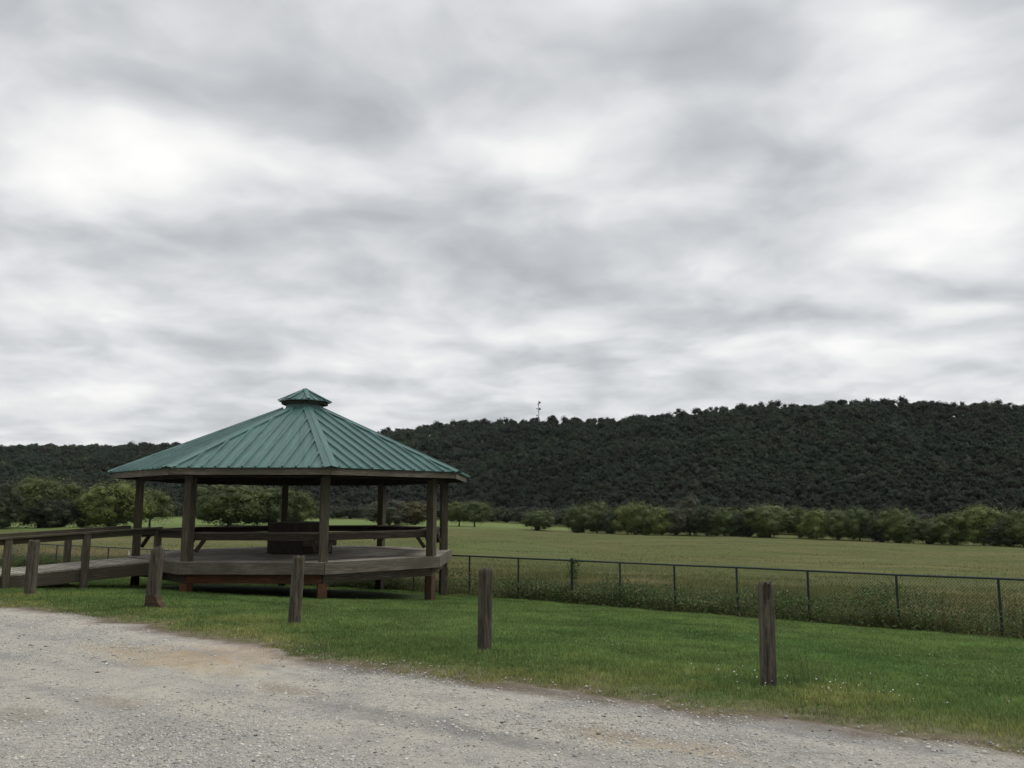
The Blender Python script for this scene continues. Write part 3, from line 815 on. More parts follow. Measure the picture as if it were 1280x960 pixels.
# cupola on top
cu = empty('cupola', (0, 0, 0)); cu.parent = PV
def octz(r, z): return [corner(k, r, z) for k in range(8)]
CZ0 = CAM_H+2.36*SC; CZ1 = CAM_H+2.62*SC; CE = CAM_H+2.66*SC; CA = CAM_H+2.985*SC
mb = MB(); b0 = octz(.53, CZ0); b1 = octz(.50, CZ1)
mb.add(b0+b1, [(i, (i+1) % 8, 8+(i+1) % 8, 8+i) for i in range(8)]+[tuple(range(8, 16))]); mb.build('collar', M['roof'], cu)
mb = MB()
for k in range(8): mb.board(corner(k, .62, CE-.045), corner((k+1) % 8, .62, CE-.045), .03, .085)
mb.build('trim', M['wood_dark'], cu)
mb = MB(); e0 = octz(.715, CE-.012); e1 = octz(.715, CE+.008); tp = octz(.03, CA)
mb.add(e0+e1+tp, [(i, (i+1) % 8, 8+(i+1) % 8, 8+i) for i in range(8)]+[(8+i, 8+(i+1) % 8, 16+(i+1) % 8, 16+i) for i in range(8)]+[tuple(range(16, 24)), tuple(range(8))[::-1]])
for k in range(8):
    a = corner(k, .74, CE+.022); b = corner(k, .02, CA+.02); mb.board(a, b, .11, .02)
    for t in (.33, .67):
        p = corner(k, .72, CE+.012).lerp(corner((k+1) % 8, .72, CE+.012), t); q = corner(k, .20, CA-.085).lerp(corner((k+1) % 8, .20, CA-.085), t)
        mb.board(p, q, .03, .03)
mb.build('cap_roof', M['roof'], cu)
# drinks ledge all round inside the posts: shelf board, apron, braces; open on the ramp side (C-B)
LED_Z = DECK_Z+.635
RL = RP-.17
for k in range(1, 8):
    k1 = (k+1) % 8
    mb = MB()
    a, b = corner(k, RL, LED_Z), corner(k1, RL, LED_Z); e_ = (b-a).normalized(); inw = Vector((-(a+b).x, -(a+b).y, 0)).normalized()
    mb.board(a, b, .145, .038, jit=.003); a2, b2 = corner(k, RL-.165, LED_Z), corner(k1, RL-.165, LED_Z); mb.board(a2, b2, .145, .038, jit=.003)
    sh = mb.build('ledge', M['wood'], PV)
    mb = MB(); mb.board(corner(k, RL+.05, LED_Z-.09), corner(k1, RL+.05, LED_Z-.09), .038, .15); mb.build('apron', M['wood_dark'], sh)
    for c_, sg in ((a, 1), (b, -1)):
        mb = MB(); q = c_+e_*.10*sg+inw*-.10; mb.board(q+Vector((0, 0, -.42)), q+e_*.22*sg+inw*.16+Vector((0, 0, -.03)), .04, .09); mb.build('brace', M['wood_dark'], sh)
# inner mid-line seat rail lower on the near side
for k in (1, 2):
    mb = MB(); mb.board(corner(k, RL-.36, LED_Z-.09), corner((k+1) % 8, RL-.36, LED_Z-.09), .10, .035); mb.build('ledge_batten', M['wood_dark'], PV)

# boxed hexagonal table in the middle of the floor
HB = empty('hexagonal_counter', (GCX+.06, GCY, DECK_Z+.001))
tag(HB, 'dark boarded hexagonal counter in the middle of the pavilion floor', 'counter')
KA = R(14.8)
def hx(i, r): a = KA+i*R(60); return (r*math.sin(a), -r*math.cos(a))
mb = MB(); mb.prism([hx(i, .90) for i in range(6)], 0, .20); mb.build('plinth', M['wood_dark'], HB)
mb = MB()
for i in range(6):
    a, b = hx(i, 1.0), hx((i+1) % 6, 1.0); mb.board((*a, .275), (*b, .275), .05, .145)
mb.build('seat_apron', M['wood'], HB)
mb = MB(); mb.prism([hx(i, 1.06) for i in range(6)], .35, .385); mb.build('seat', M['wood_rim'], HB)
mb = MB()
K0, K1, K5 = Vector(hx(0, 1.03)), Vector(hx(1, 1.03)), Vector(hx(5, 1.03))
for c in range(6):
    pass
core = [K5, K0, K0.lerp(K1, .55), Vector((.25, .55)), Vector((-.55, .60))]
def panel(a, b, z0, z1):
    d = (b-a); L = d.length; nb = max(1, round(L/.6)); d.normalize()
    for i in range(nb):
        p = a+d*(L*i/nb+.003); q = a+d*(L*(i+1)/nb-.003)
        mb.board((*((p+q)/2), z0), (*((p+q)/2), z1), L/nb-.006, .03, up=(d.y, -d.x, 0))
for i in range(5): panel(core[i], core[(i+1) % 5], .387 if i else .02, .80)
mb.prism([tuple(p*.97) for p in core], .39, .79)
mb.build('boarding', M['wood_dark'], HB)
mb = MB(); mb.prism([tuple(p*1.03) for p in core], .802, .83); mb.build('counter_top', M['wood'], HB)

# ------------------------------------------------------------------ the ramp
Bc, Cc = corner(1, RD, 0), corner(0, RD, 0)
Bw = Vector((GCX+Bc.x, GCY+Bc.y)); Cw = Vector((GCX+Cc.x, GCY+Cc.y))
ed = (Cw-Bw).normalized(); out = Vector((ed.y, -ed.x))
if out.x > 0: out = -out
S0 = Bw+ed*1.22; S1 = Bw+ed*3.10
RMP = empty('access_ramp', (S0.x, S0.y, gz(S0.x, S0.y)))
tag(RMP, 'long timber ramp with handrails leading up to the pavilion deck', 'ramp')
RZ = RMP.location.z
def rp(s, t, z): p = S0+(S1-S0)*s+out*t; return Vector((p.x-S0.x, p.y-S0.y, z-RZ))
SLP = .051
def rz(t): return DECK_Z-.02-SLP*t
TL = 7.2
mb = MB(); t = .03
while t < TL:
    j = random.uniform(-.02, .02)
    mb.board(rp(-.01+j*.3, t+.07, rz(t+.07)-.018), rp(1.01+j*.3, t+.07, rz(t+.07)-.018), .134, .036); t += .14
mb.build('ramp_boards', M['wood_grey'], RMP)
for s in (.0, 1.0):
    mb = MB()
    for t0, t1 in ((.03, 3.6), (3.61, TL)): mb.board(rp(s, t0, rz(t0)-.17), rp(s, t1, rz(t1)-.17), .045, .26)
    mb.build('stringer', M['wood'], RMP)
def rw(s, t): p = S0+(S1-S0)*s+out*t; return p.x, p.y
for s, ts in ((-.045, (.06, 1.62, 3.15, 4.8, 6.4)), (1.045, (1.40, 2.95, 4.6, 6.2))):
    for t in ts:
        x_, y_ = rw(s, t); g_ = gz(x_, y_)
        mb = MB(); p = rp(s, t, g_-.1); q = rp(s, t, rz(t)+.745); mb.board(p, q, .14, .11, up=(ed.x, ed.y, 0)); mb.build('rail_post', M['wood'], RMP)
    mb = MB(); ta = -.02 if s > 0 else -.02; tb = 6.4 if s > 0 else 6.4
    mb.board(rp(s, ta, rz(ta)+.765), rp(s, tb, rz(tb)+.765), .15, .038); mb.board(rp(s-.03*(1 if s < .5 else -1)*-1, ta, rz(ta)+.685), rp(s-.03*(1 if s < .5 else -1)*-1, tb, rz(tb)+.685), .04, .12)
    mb.build('handrail', M['wood'], RMP)
# short return of the rail from the ramp to the pavilion post
mb = MB(); pB = corner(1, RP, 0); pb = Vector((GCX+pB.x-S0.x, GCY+pB.y-S0.y, DECK_Z+.60-RZ)); q = rp(-.045, .06, DECK_Z+.60)
mb.board(pb, q, .04, .16); mb.board(pb+Vector((0, 0, .10)), q+Vector((0, 0, .10)), .15, .038); mb.build('return_rail', M['wood_dark'], RMP)

# ------------------------------------------------------------------ the chain-link fence
def fm_(u):
    kk = (u-640)/F; Yd = FENCE_N/(AX_N[0]*kk+AX_N[1]); kk *= .9895-1.75/Yd*.1445; Yd = FENCE_N/(AX_N[0]*kk+AX_N[1]); return kk*Yd*AX_M[0]+Yd*AX_M[1]
pm = [fm_(u) for u in (587, 648, 715, 775, 843, 921, 1010, 1121, 1249)]
a = pm[-1]
for i in range(4): a += 2.25; pm.append(a)
a = pm[0]; left = []
m136 = fm_(136)
nL = round((a-m136)/2.3)
for i in range(1, nL+5): left.append(a-(a-m136)/nL*i)
pm = left[::-1]+pm
fx, fy = mn2xy(0, FENCE_N)
FN = empty('chain_link_fence', (float(fx), float(fy), gz(fx, fy)))
tag(FN, 'low dark chain link fence with round posts between the lawn and hay field', 'fence')
def fp(m, dz, off=0):
    x_, y_ = mn2xy(m, FENCE_N+off); return Vector((float(x_)-FN.location.x, float(y_)-FN.location.y, gz(x_, y_)+dz-FN.location.z))
FH = 1.20
top = [fp(m_, FH) for m_ in pm]; bot = [fp(m_, .03) for m_ in pm]
for i, m_ in enumerate(pm):
    big = abs(m_-fm_(715)) < .01
    mb = MB(); mb.rod(fp(m_, -.1), top[i]+Vector((0, 0, .05 if big else .0)), .042 if big else .027, n=10)
    if big: mb.rod(top[i]+Vector((0, 0, .05)), top[i]+Vector((0, 0, .08)), .05, .02, n=10)
    o = mb.build('fence_post', M['fence'], FN)
    if big: o['label'] = 'thicker terminal post'
mb = MB()
for a_, b_ in zip(top[:-1], top[1:]): mb.rod(a_, b_, .024, n=8)
mb.build('top_rail', M['fence'], FN)
mb = MB(); W = []; nf = Vector((AX_N[0], AX_N[1], 0)); rr_ = .0027
Vw = []; Fw = []
for (t0, t1, b0, b1) in zip(top[:-1], top[1:], bot[:-1], bot[1:]):
    L = (t1-t0).length; H = FH-.03
    for sgn in (1, -1):
        s = -H
        while s < L+H:
            a0, a1 = (s, 0.), (s+sgn*H, H)
            # clip to 0..L
            def cl(p, q):
                (x0, y0), (x1, y1) = p, q
                ts = [0, 1]
                dx = x1-x0
                ta, tb = sorted(((0-x0)/dx, (L-x0)/dx)); ta = max(ta, 0); tb = min(tb, 1)
                return None if tb-ta < .01 else ((x0+dx*ta, y0+(y1-y0)*ta), (x0+dx*tb, y0+(y1-y0)*tb))
            c = cl(a0, a1)
            if c:
                pts = []
                for (sx, hz) in c:
                    f_ = sx/L; base = b0.lerp(b1, f_); tt = t0.lerp(t1, f_); pts.append(base.lerp(tt, hz/H)+nf*(.003*sgn-.03))
                d = (pts[1]-pts[0]).normalized(); sd = d.cross(nf)
                bI = len(Vw)
                for p in pts:
                    for an in (0, 2.094, 4.189): Vw.append(p+nf*(math.cos(an)*rr_)+sd*(math.sin(an)*rr_))
                Fw += [(bI, bI+1, bI+4, bI+3), (bI+1, bI+2, bI+5, bI+4), (bI+2, bI, bI+3, bI+5)]
            s += .072
np_mesh('wire_mesh', np.array([tuple(v) for v in Vw]), np.array(Fw).ravel(), 4, M['wire'], parent=FN)
# vine tangled round the terminal post
N = 420
mv = fm_(715)+rng.normal(0, .13, N)+.05; hv = rng.uniform(.35, 1.0, N)**.6*1.22+rng.normal(0, .04, N)
keep = rng.uniform(0, 1, N) < np.clip(1.2-np.abs(mv-fm_(715)-.1)*2+(hv > 1.08)*.5, 0, 1)
mv, hv = mv[keep], hv[keep]; x, y = mn2xy(mv, FENCE_N+rng.normal(0, .05, len(mv)))
vine = leaf_quads('vine', np.stack([x, y, ground_z(x, y)+hv], -1), rng.uniform(.015, .035, len(x)), np.array([.05, .075, .022])[None]*rng.uniform(.5, 1.7, (len(x), 1)), M['weed'])
tag(vine, 'straggling green vine climbing the thick fence post', 'vine')

# little white pipe behind the ramp
x, y = survey(161, 694)
wp = empty('white_pipe', (x, y, gz(x, y))); tag(wp, 'short white pipe standing in the grass behind the ramp', 'pipe')
mb = MB(); mb.rod((0, 0, -.05), (0, 0, .24), .03, n=10); mb.build('tube', M['white'], wp)
mb = MB(); mb.rod((0, 0, .241), (0, 0, .27), .038, n=10); mb.build('cap', M['white'], wp)

# ------------------------------------------------------------------ trees
def crown_points(kind, seed, n):
    g = np.random.default_rng(seed)
    lobes = []
    zc, rx, rzz = {'round': (.50, .46, .46), 'wide': (.50, .46, .44), 'tall': (.52, .46, .48), 'low': (.44, .48, .46), 'up': (.60, .46, .38)}[kind]
    nl = 44
    for i in range(nl):
        zz_ = 1-2*(i+.5)/nl; ph = i*2.39996+g.uniform(-.5, .5); rr_ = math.sqrt(1-zz_*zz_)
        f = g.uniform(.50, .82); fw = 1.0 if zz_ > -.3 else 1.12
        lobes.append((np.array([math.cos(ph)*rr_*rx*f*fw, math.sin(ph)*rr_*rx*f*fw, max(.07, zc+zz_*rzz*f)]), g.uniform(.09, .19)))
    for i in range(5): lobes.append((np.array([g.normal(0, .1), g.normal(0, .1), zc+g.normal(0, .12)]), .24))
    w = np.array([l[1]**2*(1.25 if l[0][2] < .3 else 1) for l in lobes]); w /= w.sum()
    idx = g.choice(len(lobes), n, p=w)
    d = g.normal(0, 1, (n, 3)); d /= np.linalg.norm(d, axis=1)[:, None]
    rad = g.uniform(0, 1, n)**.33
    C = np.array([l[0] for l in lobes])[idx]; rr = np.array([l[1] for l in lobes])[idx]
    P = C+d*(rr*rad*(1.0+.24*g.normal(0, 1, n)))[:, None]
    P = P+(np.stack([fbm(P[:, 0]*9, P[:, 2]*9, seed), fbm(P[:, 1]*9, P[:, 2]*9, seed+1), fbm(P[:, 0]*9, P[:, 1]*9, seed+2)], -1)-.5)*.12
    lo, hi = np.percentile(P[:, 2], [1.0, 99.0]); zlow = {'round': .045, 'wide': .03, 'tall': .04, 'low': .0}.get(kind, .2)
    NRM = [None, None, (lo, (.97-zlow)/(hi-lo), zlow)]
    P[:, 2] = zlow+(P[:, 2]-lo)/(hi-lo)*(.97-zlow)
    for q in (0, 1):
        lo, hi = np.percentile(P[:, q], [1.5, 98.5]); NRM[q] = ((lo+hi)/2, 1/(hi-lo), 0); P[:, q] = (P[:, q]-(lo+hi)/2)/(hi-lo)
    lobe_t = g.uniform(.8, 1.22, len(lobes))[idx]
    cen = np.array([0, 0, .42]); o2 = P-cen; o2 /= np.linalg.norm(o2, axis=1)[:, None]+1e-6
    LC = np.array([l[0] for l in lobes]); LR = np.array([l[1] for l in lobes]); nL = len(lobes)
    CV = (LC[:, None, :]+CDIR[None]*(LR[:, None]*g.uniform(.30, .68, (nL, 27)))[:, :, None]).reshape(-1, 3)
    for q in range(3): CV[:, q] = (CV[:, q]-NRM[q][0])*NRM[q][1]+NRM[q][2]
    CV[:, 2] = np.maximum(CV[:, 2], .015)
    ct = np.repeat(g.uniform(.8, 1.15, nL), 27)[:, None]*np.ones((1, 3))
    core = (CV, (CQ[None]+np.arange(nL)[:, None, None]*27).reshape(-1, 4), ct)
    return P, lobe_t, d*.7+o2*.6, core
TREE = {}
def tree_meshes(kind, seed, n=17000):
    key = (kind, seed)
    if key in TREE: return TREE[key]
    P, lt, C, core = crown_points(kind, seed, n)
    g = rng.uniform(.7, 1.3, len(P))*lt
    col = np.stack([g, g, g], -1); yl = (rng.uniform(0, 1, len(P)) < .15); col[yl] *= np.array([1.5, 1.25, .9])
    o = leaf_quads('crown', P, rng.uniform(.009, .021, len(P)), col, M['leaf'], up_bias=.3, out=C, outw=.9, core=core)
    crown = o.data; bpy.data.objects.remove(o)
    mb = MB()
    gg = random.Random(seed)
    mb.rod((0, 0, -.03), (.01, 0, .18), .032, .022, 8); mb.rod((.01, 0, .18), (0, .01, .42), .022, .013, 7); mb.rod((0, .01, .42), (.01, 0, .75), .013, .004, 6)
    for i in range(9):
        a = gg.uniform(0, 6.28); z0 = gg.uniform(.12, .45); z1 = z0+gg.uniform(.12, .28); r = gg.uniform(.14, .30)*(1.3 if kind in ('wide', 'low') else 1)
        p1 = (math.cos(a)*r*.5, math.sin(a)*r*.5, z0+(z1-z0)*.6); mb.rod((0, 0, z0), p1, .012, .008, 5); mb.rod(p1, (math.cos(a)*r, math.sin(a)*r, z1), .008, .002, 5)
    o = mb.build('trunk', M['bark']); trunk = o.data; bpy.data.objects.remove(o)
    TREE[key] = (crown, trunk)
    return TREE[key]
OLV = (.066, .084, .024); YEL = (.100, .122, .032); DRK = (.030, .043, .018); MID = (.052, .073, .024); GRY = (.058, .064, .038); RUS = (.072, .068, .028)
def tree(px, base, topy, depth, width, kind, col, label, group, seed=0):
    kx = (px-640)/F*.988; x_, y_ = kx*depth, depth
    z_ = gz(x_, y_)
    h = (HOR-topy)/F*depth+CAM_H-z_
    o = empty('tree', (x_, y_, z_-.05), random.uniform(0, 6.28))
    tag(o, label, 'tree', group)
    cr, tr = tree_meshes(kind, 100+seed)
    sx = (width/F*depth)*1.12
    for nm, me in (('trunk', tr), ('crown', cr)):
        q = bpy.data.objects.new(nm, me); COL.objects.link(q); q.parent = o; q.scale = (sx, sx, h) if nm == 'crown' else (max(sx, h*.75), max(sx, h*.75), h); q.color = (*(k_*(1.0 if px < 545 else 1.15) for k_ in col), 1)
    return o
GL = 'trees standing in the left meadow'; GR = 'trees in the row along the field edge'; GM = 'trees in the middle of the hay field'
T = [
 (-8, 664, 604, 150, 50, 'low', DRK, 'dark tree cut off by the left edge, above the ramp handrail', GL, 0),
 (50, 660, 596, 165, 72, 'wide', OLV, 'big olive tree with a bare pale trunk at its left side', GL, 1),
 (68, 662, 622, 160, 46, 'low', DRK, 'low dark bushy tree under the big olive tree at far left', GL, 2),
 (103, 661, 615, 168, 48, 'round', OLV, 'rounded olive tree filling the gap between two bigger trees over the ramp', GL, 3),
 (142, 660, 602, 165, 66, 'wide', YEL, 'broad yellowish green tree just left of the pavilion', GL, 4),
 (188, 658, 610, 172, 44, 'up', OLV, 'thin open tree seen behind the leftmost pavilion post', GL, 5),
 (287, 656, 603, 195, 76, 'wide', OLV, 'large round tree framed between the left pavilion posts', GL, 6),
 (337, 656, 609, 200, 52, 'round', MID, 'darker round tree behind the back pavilion post, above the counter', GL, 7),
 (370, 656, 613, 205, 40, 'low', OLV, 'small rounded tree at the right end of the clump behind the counter', GL, 8),
 (487, 657, 625, 240, 50, 'wide', GRY, 'low spreading greyish tree seen right of the front pavilion post', GM, 9),
 (519, 658, 626, 240, 36, 'round', RUS, 'yellowish brown tree seen between the right pavilion posts', GM, 10),
 (574, 658, 627, 238, 32, 'up', OLV, 'left tree of the pair just right of the pavilion roof', GM, 11),
 (593, 659, 626, 236, 34, 'up', MID, 'right tree of the pair just right of the pavilion roof', GM, 12),
 (673, 664, 637, 228, 32, 'round', MID, 'small round tree standing all alone in the hay field', GM, 13),
 (724, 666, 631, 216, 32, 'low', MID, 'dark full tree starting the left end of the field edge row', GR, 14),
 (746, 666, 627, 219, 34, 'round', OLV, 'tree second from the left end of the field edge row', GR, 15),
 (765, 666, 637, 214, 26, 'low', DRK, 'low dark tree third from the left end of the field edge row', GR, 16),
 (784, 667, 629, 212, 32, 'round', YEL, 'yellowish tree, brightest near the left end of the field edge row', GR, 17),
 (805, 667, 629, 210, 38, 'low', OLV, 'broad olive tree right of the yellowish one near the row left end', GR, 18),
 (826, 667, 635, 208, 28, 'tall', YEL, 'narrow pale tree just left of the tall greyish tree', GR, 19),
 (843, 667, 634, 208, 28, 'low', GRY, 'low greyish brown tree before the tall greyish tree', GR, 20),
 (862, 668, 622, 212, 32, 'tall', GRY, 'tall greyish thin tree rising above the middle of the row', GR, 21),
 (883, 668, 631, 205, 34, 'round', DRK, 'dark tree right of the tall greyish tree', GR, 22),
 (905, 669, 634, 202, 34, 'low', MID, 'mid green tree left of the large dome shaped tree', GR, 23),
 (927, 669, 640, 200, 24, 'low', DRK, 'small dark tree tucked against the left of the dome shaped tree', GR, 24),
 (961, 669, 630, 197, 52, 'wide', OLV, 'large dome shaped olive tree in the field edge row, above the nearest post', GR, 25),
 (998, 671, 632, 196, 22, 'tall', MID, 'narrow upright tree right of the dome shaped tree', GR, 26),
 (1019, 672, 637, 190, 34, 'low', YEL, 'bright yellowish bushy tree two right of the dome shaped tree', GR, 27),
 (1047, 674, 636, 188, 34, 'round', OLV, 'rounded olive tree right of the bright yellowish bushy tree', GR, 28),
 (1073, 675, 633, 186, 34, 'round', MID, 'fuller tree left of the dark gap in the right half of the row', GR, 29),
 (1097, 676, 641, 183, 28, 'low', DRK, 'very dark low tree in the right half of the row', GR, 30),
 (1122, 677, 635, 180, 40, 'low', OLV, 'broad olive tree just right of the very dark low one', GR, 31),
 (1157, 679, 648, 176, 34, 'low', MID, 'low flat tree, shortest in the right half of the row', GR, 32),
 (1188, 681, 641, 173, 40, 'low', OLV, 'bushy tree between the shortest tree and the tall pale one', GR, 33),
 (1227, 683, 632, 170, 48, 'round', YEL, 'tall pale tree, highest near the right end of the row', GR, 34),
 (1247, 684, 650, 166, 34, 'low', DRK, 'dark low tree in front of the tall pale one near the right edge', GR, 35),
 (1276, 685, 637, 164, 44, 'wide', OLV, 'broad olive tree cut by the right edge of the picture', GR, 36),
]
for a in T: tree(*a[:-1], seed=a[-1] % 12)

# ------------------------------------------------------------------ woods: the forested ridge and the thicket at its foot
def wood_mass(name, x, y, hts, rad, base, nq, qs, NL=6):
    N = len(x); z = ground_z(x, y)
    # each tree is several leafy lobes of its own size and height
    a = rng.uniform(0, 6.283, (N, NL)); q = np.sqrt(rng.uniform(.04, 1, (N, NL))); up = rng.uniform(0, 1, (N, NL))
    top = hts[:, None]*(.98-.42*q**1.5*rng.uniform(.4, 1.2, (N, NL))-.12*up)
    lr = rad[:, None]*rng.uniform(.34, .62, (N, NL))
    x = (x[:, None]+np.cos(a)*q*rad[:, None]*.78).ravel(); y = (y[:, None]+np.sin(a)*q*rad[:, None]*.78).ravel()
    lh = (lr*rng.uniform(.8, 1.35, (N, NL)))
    zc = (z[:, None]+np.maximum(top-lh, hts[:, None]*.18)).ravel()
    rad = lr.ravel(); lh = lh.ravel(); base = np.repeat(base, NL, 0)*rng.uniform(.86, 1.15, (N*NL, 1)); qs = np.repeat(qs, NL); nq = nq//NL; N = N*NL
    d = rng.normal(0, 1, (N, nq, 3)); d /= np.linalg.norm(d, axis=2)[:, :, None]
    d[:, :, 2] = np.where(d[:, :, 2] < -.35, -d[:, :, 2], d[:, :, 2])
    # bumpy crown: three random lobes swell each crown
    lob = rng.normal(0, 1, (N, 4, 3)); lob[:, :, 2] = np.abs(lob[:, :, 2])*.8; lob /= np.linalg.norm(lob, axis=2)[:, :, None]
    dot = np.einsum('nqc,nlc->nql', d, lob).max(2)
    r = (.72+.36*np.clip(dot, 0, 1)**3)*rng.uniform(.80, 1.07, (N, nq))
    P = d*r[:, :, None]*np.stack([rad, rad, lh], -1)[:, None, :]
    P[:, :, 0] += x[:, None]; P[:, :, 1] += y[:, None]; P[:, :, 2] += zc[:, None]
    col = base[:, None, :]*rng.uniform(.80, 1.2, (N, nq, 1))
    # leafy inner mass of each crown
    cdir, cq = CDIR, CQ
    cdot = np.einsum('qc,nlc->nql', cdir, lob).max(2)
    cr_ = (.54+.30*np.clip(cdot, 0, 1)**3)*rng.uniform(.7, 1.0, (N, 27))
    CV = cdir[None]*cr_[:, :, None]*np.stack([rad, rad, lh], -1)[:, None, :]+np.stack([x, y, zc], -1)[:, None, :]
    core = (CV.reshape(-1, 3), (np.array(cq)[None]+np.arange(N)[:, None, None]*27).reshape(-1, 4), np.repeat(base*.9, 27, 0))
    P = P.reshape(-1, 3); col = col.reshape(-1, 3)
    o = leaf_quads(name, P, np.repeat(qs, nq)*rng.uniform(.6, 1.3, len(P)), col, M['forest'], up_bias=.3, out=d.reshape(-1, 3), outw=1.15, core=core)
    o['kind'] = 'stuff'; return o
pts = []
d = 240.
while d < 1120:
    fs = min(1.15, max(.55, d/600)); stepx = 8.6*fs
    xs = np.arange(-.92*d, .92*d, stepx)+fs*rng.uniform(-3.2, 3.2, len(np.arange(-.92*d, .92*d, stepx)))
    pts.append(np.stack([xs, d+fs*rng.uniform(-3.6, 3.6, len(xs))], -1)); d += 8.2*fs
pts = np.concatenate(pts); x, y = pts[:, 0], pts[:, 1]
u = 640+F*x/y; t_, hb_, hc_ = hill_t(u, y)
k = (u > -180) & (u < 1460) & (t_ > -.01) & (t_ < 1.06); x, y, t_, u = x[k], y[k], t_[k], u[k]; N = len(x)
print('forest trees', N)
hue = fbm(x*.03, y*.03, 91, 3)+rng.normal(0, .10, N)
fc = np.array([.030, .054, .023])[None]*np.ones((N, 1))
w1 = np.clip((hue-.5)*4, 0, 1)[:, None]; fc = fc*(1-w1)+np.array([.042, .060, .024])[None]*w1
w2 = ((rng.uniform(0, 1, N) < .05+.10*np.clip(.5-t_, 0, 1)))[:, None]; fc = np.where(w2, np.array([.048, .042, .026])[None], fc)
w3 = np.clip(.30-t_, 0, .3)[:, None]*2.2; fc = fc*(1-w3)+np.array([.036, .046, .030])[None]*w3
fc *= rng.uniform(.65, 1.4, (N, 1))*(.45+1.1*fbm(x*.011, y*.011, 95, 3))[:, None]
hts = rng.uniform(7.0, 14.2, N)*np.clip(y/600, .58, 1.1); hts = hts*np.where((t_ > .86) & (rng.uniform(0, 1, N) < .3), rng.uniform(1.05, 1.25, N), 1); rad = hts*rng.uniform(.32, .49, N)
wood_mass('ridge_forest', x, y, hts, rad, fc*.48, 360, np.clip(y/600*.52, .28, .75))
# thicket right behind the field edge (reads as one mass)
xs = []; 
for u0 in np.arange(-200, 1480, 3.0):
    for rep in range(2):
        kk = (u0+rng.uniform(-2, 2)-640)/F; hb0 = float(hill_t(np.array([u0]), np.array([300.]))[1][0]); dd_ = hb0-rng.uniform(2, 40); xs.append((kk*dd_, dd_))
pts = np.array(xs); x, y = pts[:, 0], pts[:, 1]; N = len(x)
hts = rng.uniform(4.5, 9.0, N); tb = np.array([.040, .052, .025])[None]*rng.uniform(.6, 1.5, (N, 1)); rs = (rng.uniform(0, 1, N) < .2)[:, None]; tb = np.where(rs, np.array([.05, .042, .03])[None], tb)
wood_mass('field_edge_thicket', x, y, hts, hts*rng.uniform(.35, .6, N), tb*.68, 260, np.clip(y/400*.34, .2, .5))

# ------------------------------------------------------------------ mast on the ridge, birds
u0 = 673.5; dM = float(hill_t(np.array([u0]), np.array([500.]))[2][0])-6
kx = (u0-640)/F; mx, my = kx*dM, dM; mz = gz(mx, my); zt = CAM_H+(HOR-501.5)/F*dM
TW = empty('radio_mast', (mx, my, mz)); tag(TW, 'slender grey communications mast rising over the wooded ridge', 'radio mast')
Hm = zt-mz
mb = MB()
for i in range(3):
    a = i*2.094; mb.rod((math.cos(a)*.5, math.sin(a)*.5, -1), (math.cos(a)*.22, math.sin(a)*.22, Hm), .17, .14, 5)
q = 0
while q < Hm-1.2:
    r0 = .5-.28*q/Hm; r1 = .5-.28*(q+1.2)/Hm
    for i in range(3):
        a, b = i*2.094, (i+1)*2.094; mb.rod((math.cos(a)*r0, math.sin(a)*r0, q), (math.cos(b)*r1, math.sin(b)*r1, q+1.2), .07, n=4)
    q += 1.2
mb.build('lattice', M['steel'], TW)
for (dx, dz, sz) in ((.95, -1.6, 1.25), (-.4, -3.2, .75), (-1.4, -7.4, .8), (.95, -7.6, 1.35), (-.2, -9.6, .6), (-1.5, -13.6, .8), (.1, -15.6, .6)):
    mb = MB(); mb.rod((0, 0, Hm+dz), (dx*.6, -.3, Hm+dz), .06, n=5); mb.rod((dx, -.35, Hm+dz), (dx, -.75, Hm+dz), sz*.85, sz*.7, 12); mb.build('antenna', M['dish'], TW)
def bird(px, py, d, sz, rzz, label):
    kx = (px-640)/F; o = empty('bird', (kx*d, d, CAM_H+(HOR-py)/F*d*1.0), rzz); tag(o, label, 'bird')
    me = bpy.data.meshes.new('body'); V = []; Fc = []; n = 10
    prof = [(-.5, .01), (-.38, .05), (-.2, .09), (0, .12), (.2, .10), (.32, .055), (.42, .06), (.5, .035), (.58, .006)]
    for (xx, r) in prof:
        for j in range(n): V.append((xx*sz, math.cos(j/n*6.283)*r*sz, math.sin(j/n*6.283)*r*sz))
    for i in range(len(prof)-1):
        for j in range(n): Fc.append((i*n+j, i*n+(j+1) % n, (i+1)*n+(j+1) % n, (i+1)*n+j))
    me.from_pydata(V, [], Fc); me.update(); me.materials.append(M['feather']); b = bpy.data.objects.new('body', me); COL.objects.link(b); b.parent = o
    for s in (1, -1):
        mb = MB(); mb.hexa([(-.12*sz, s*.06*sz, .02*sz), (.2*sz, s*.06*sz, .02*sz), (.22*sz, s*.55*sz, .22*sz), (0, s*.55*sz, .22*sz), (-.12*sz, s*.06*sz, .05*sz), (.2*sz, s*.06*sz, .05*sz), (.22*sz, s*.55*sz, .24*sz), (0, s*.55*sz, .24*sz)])
        mb.hexa([(0, s*.55*sz, .22*sz), (.22*sz, s*.55*sz, .22*sz), (.02*sz, s*1.05*sz, .20*sz), (-.06*sz, s*1.0*sz, .20*sz), (0, s*.55*sz, .24*sz), (.22*sz, s*.55*sz, .24*sz), (.02*sz, s*1.05*sz, .21*sz), (-.06*sz, s*1.0*sz, .21*sz)])
        mb.build('wing', M['feather'], o)
bird(720.5, 518, 160, .30, 1.2, 'dark bird in flight over the ridge, the lower of two')
bird(715.5, 515, 230, .22, .4, 'tiny faint bird in flight over the ridge, the higher of two')

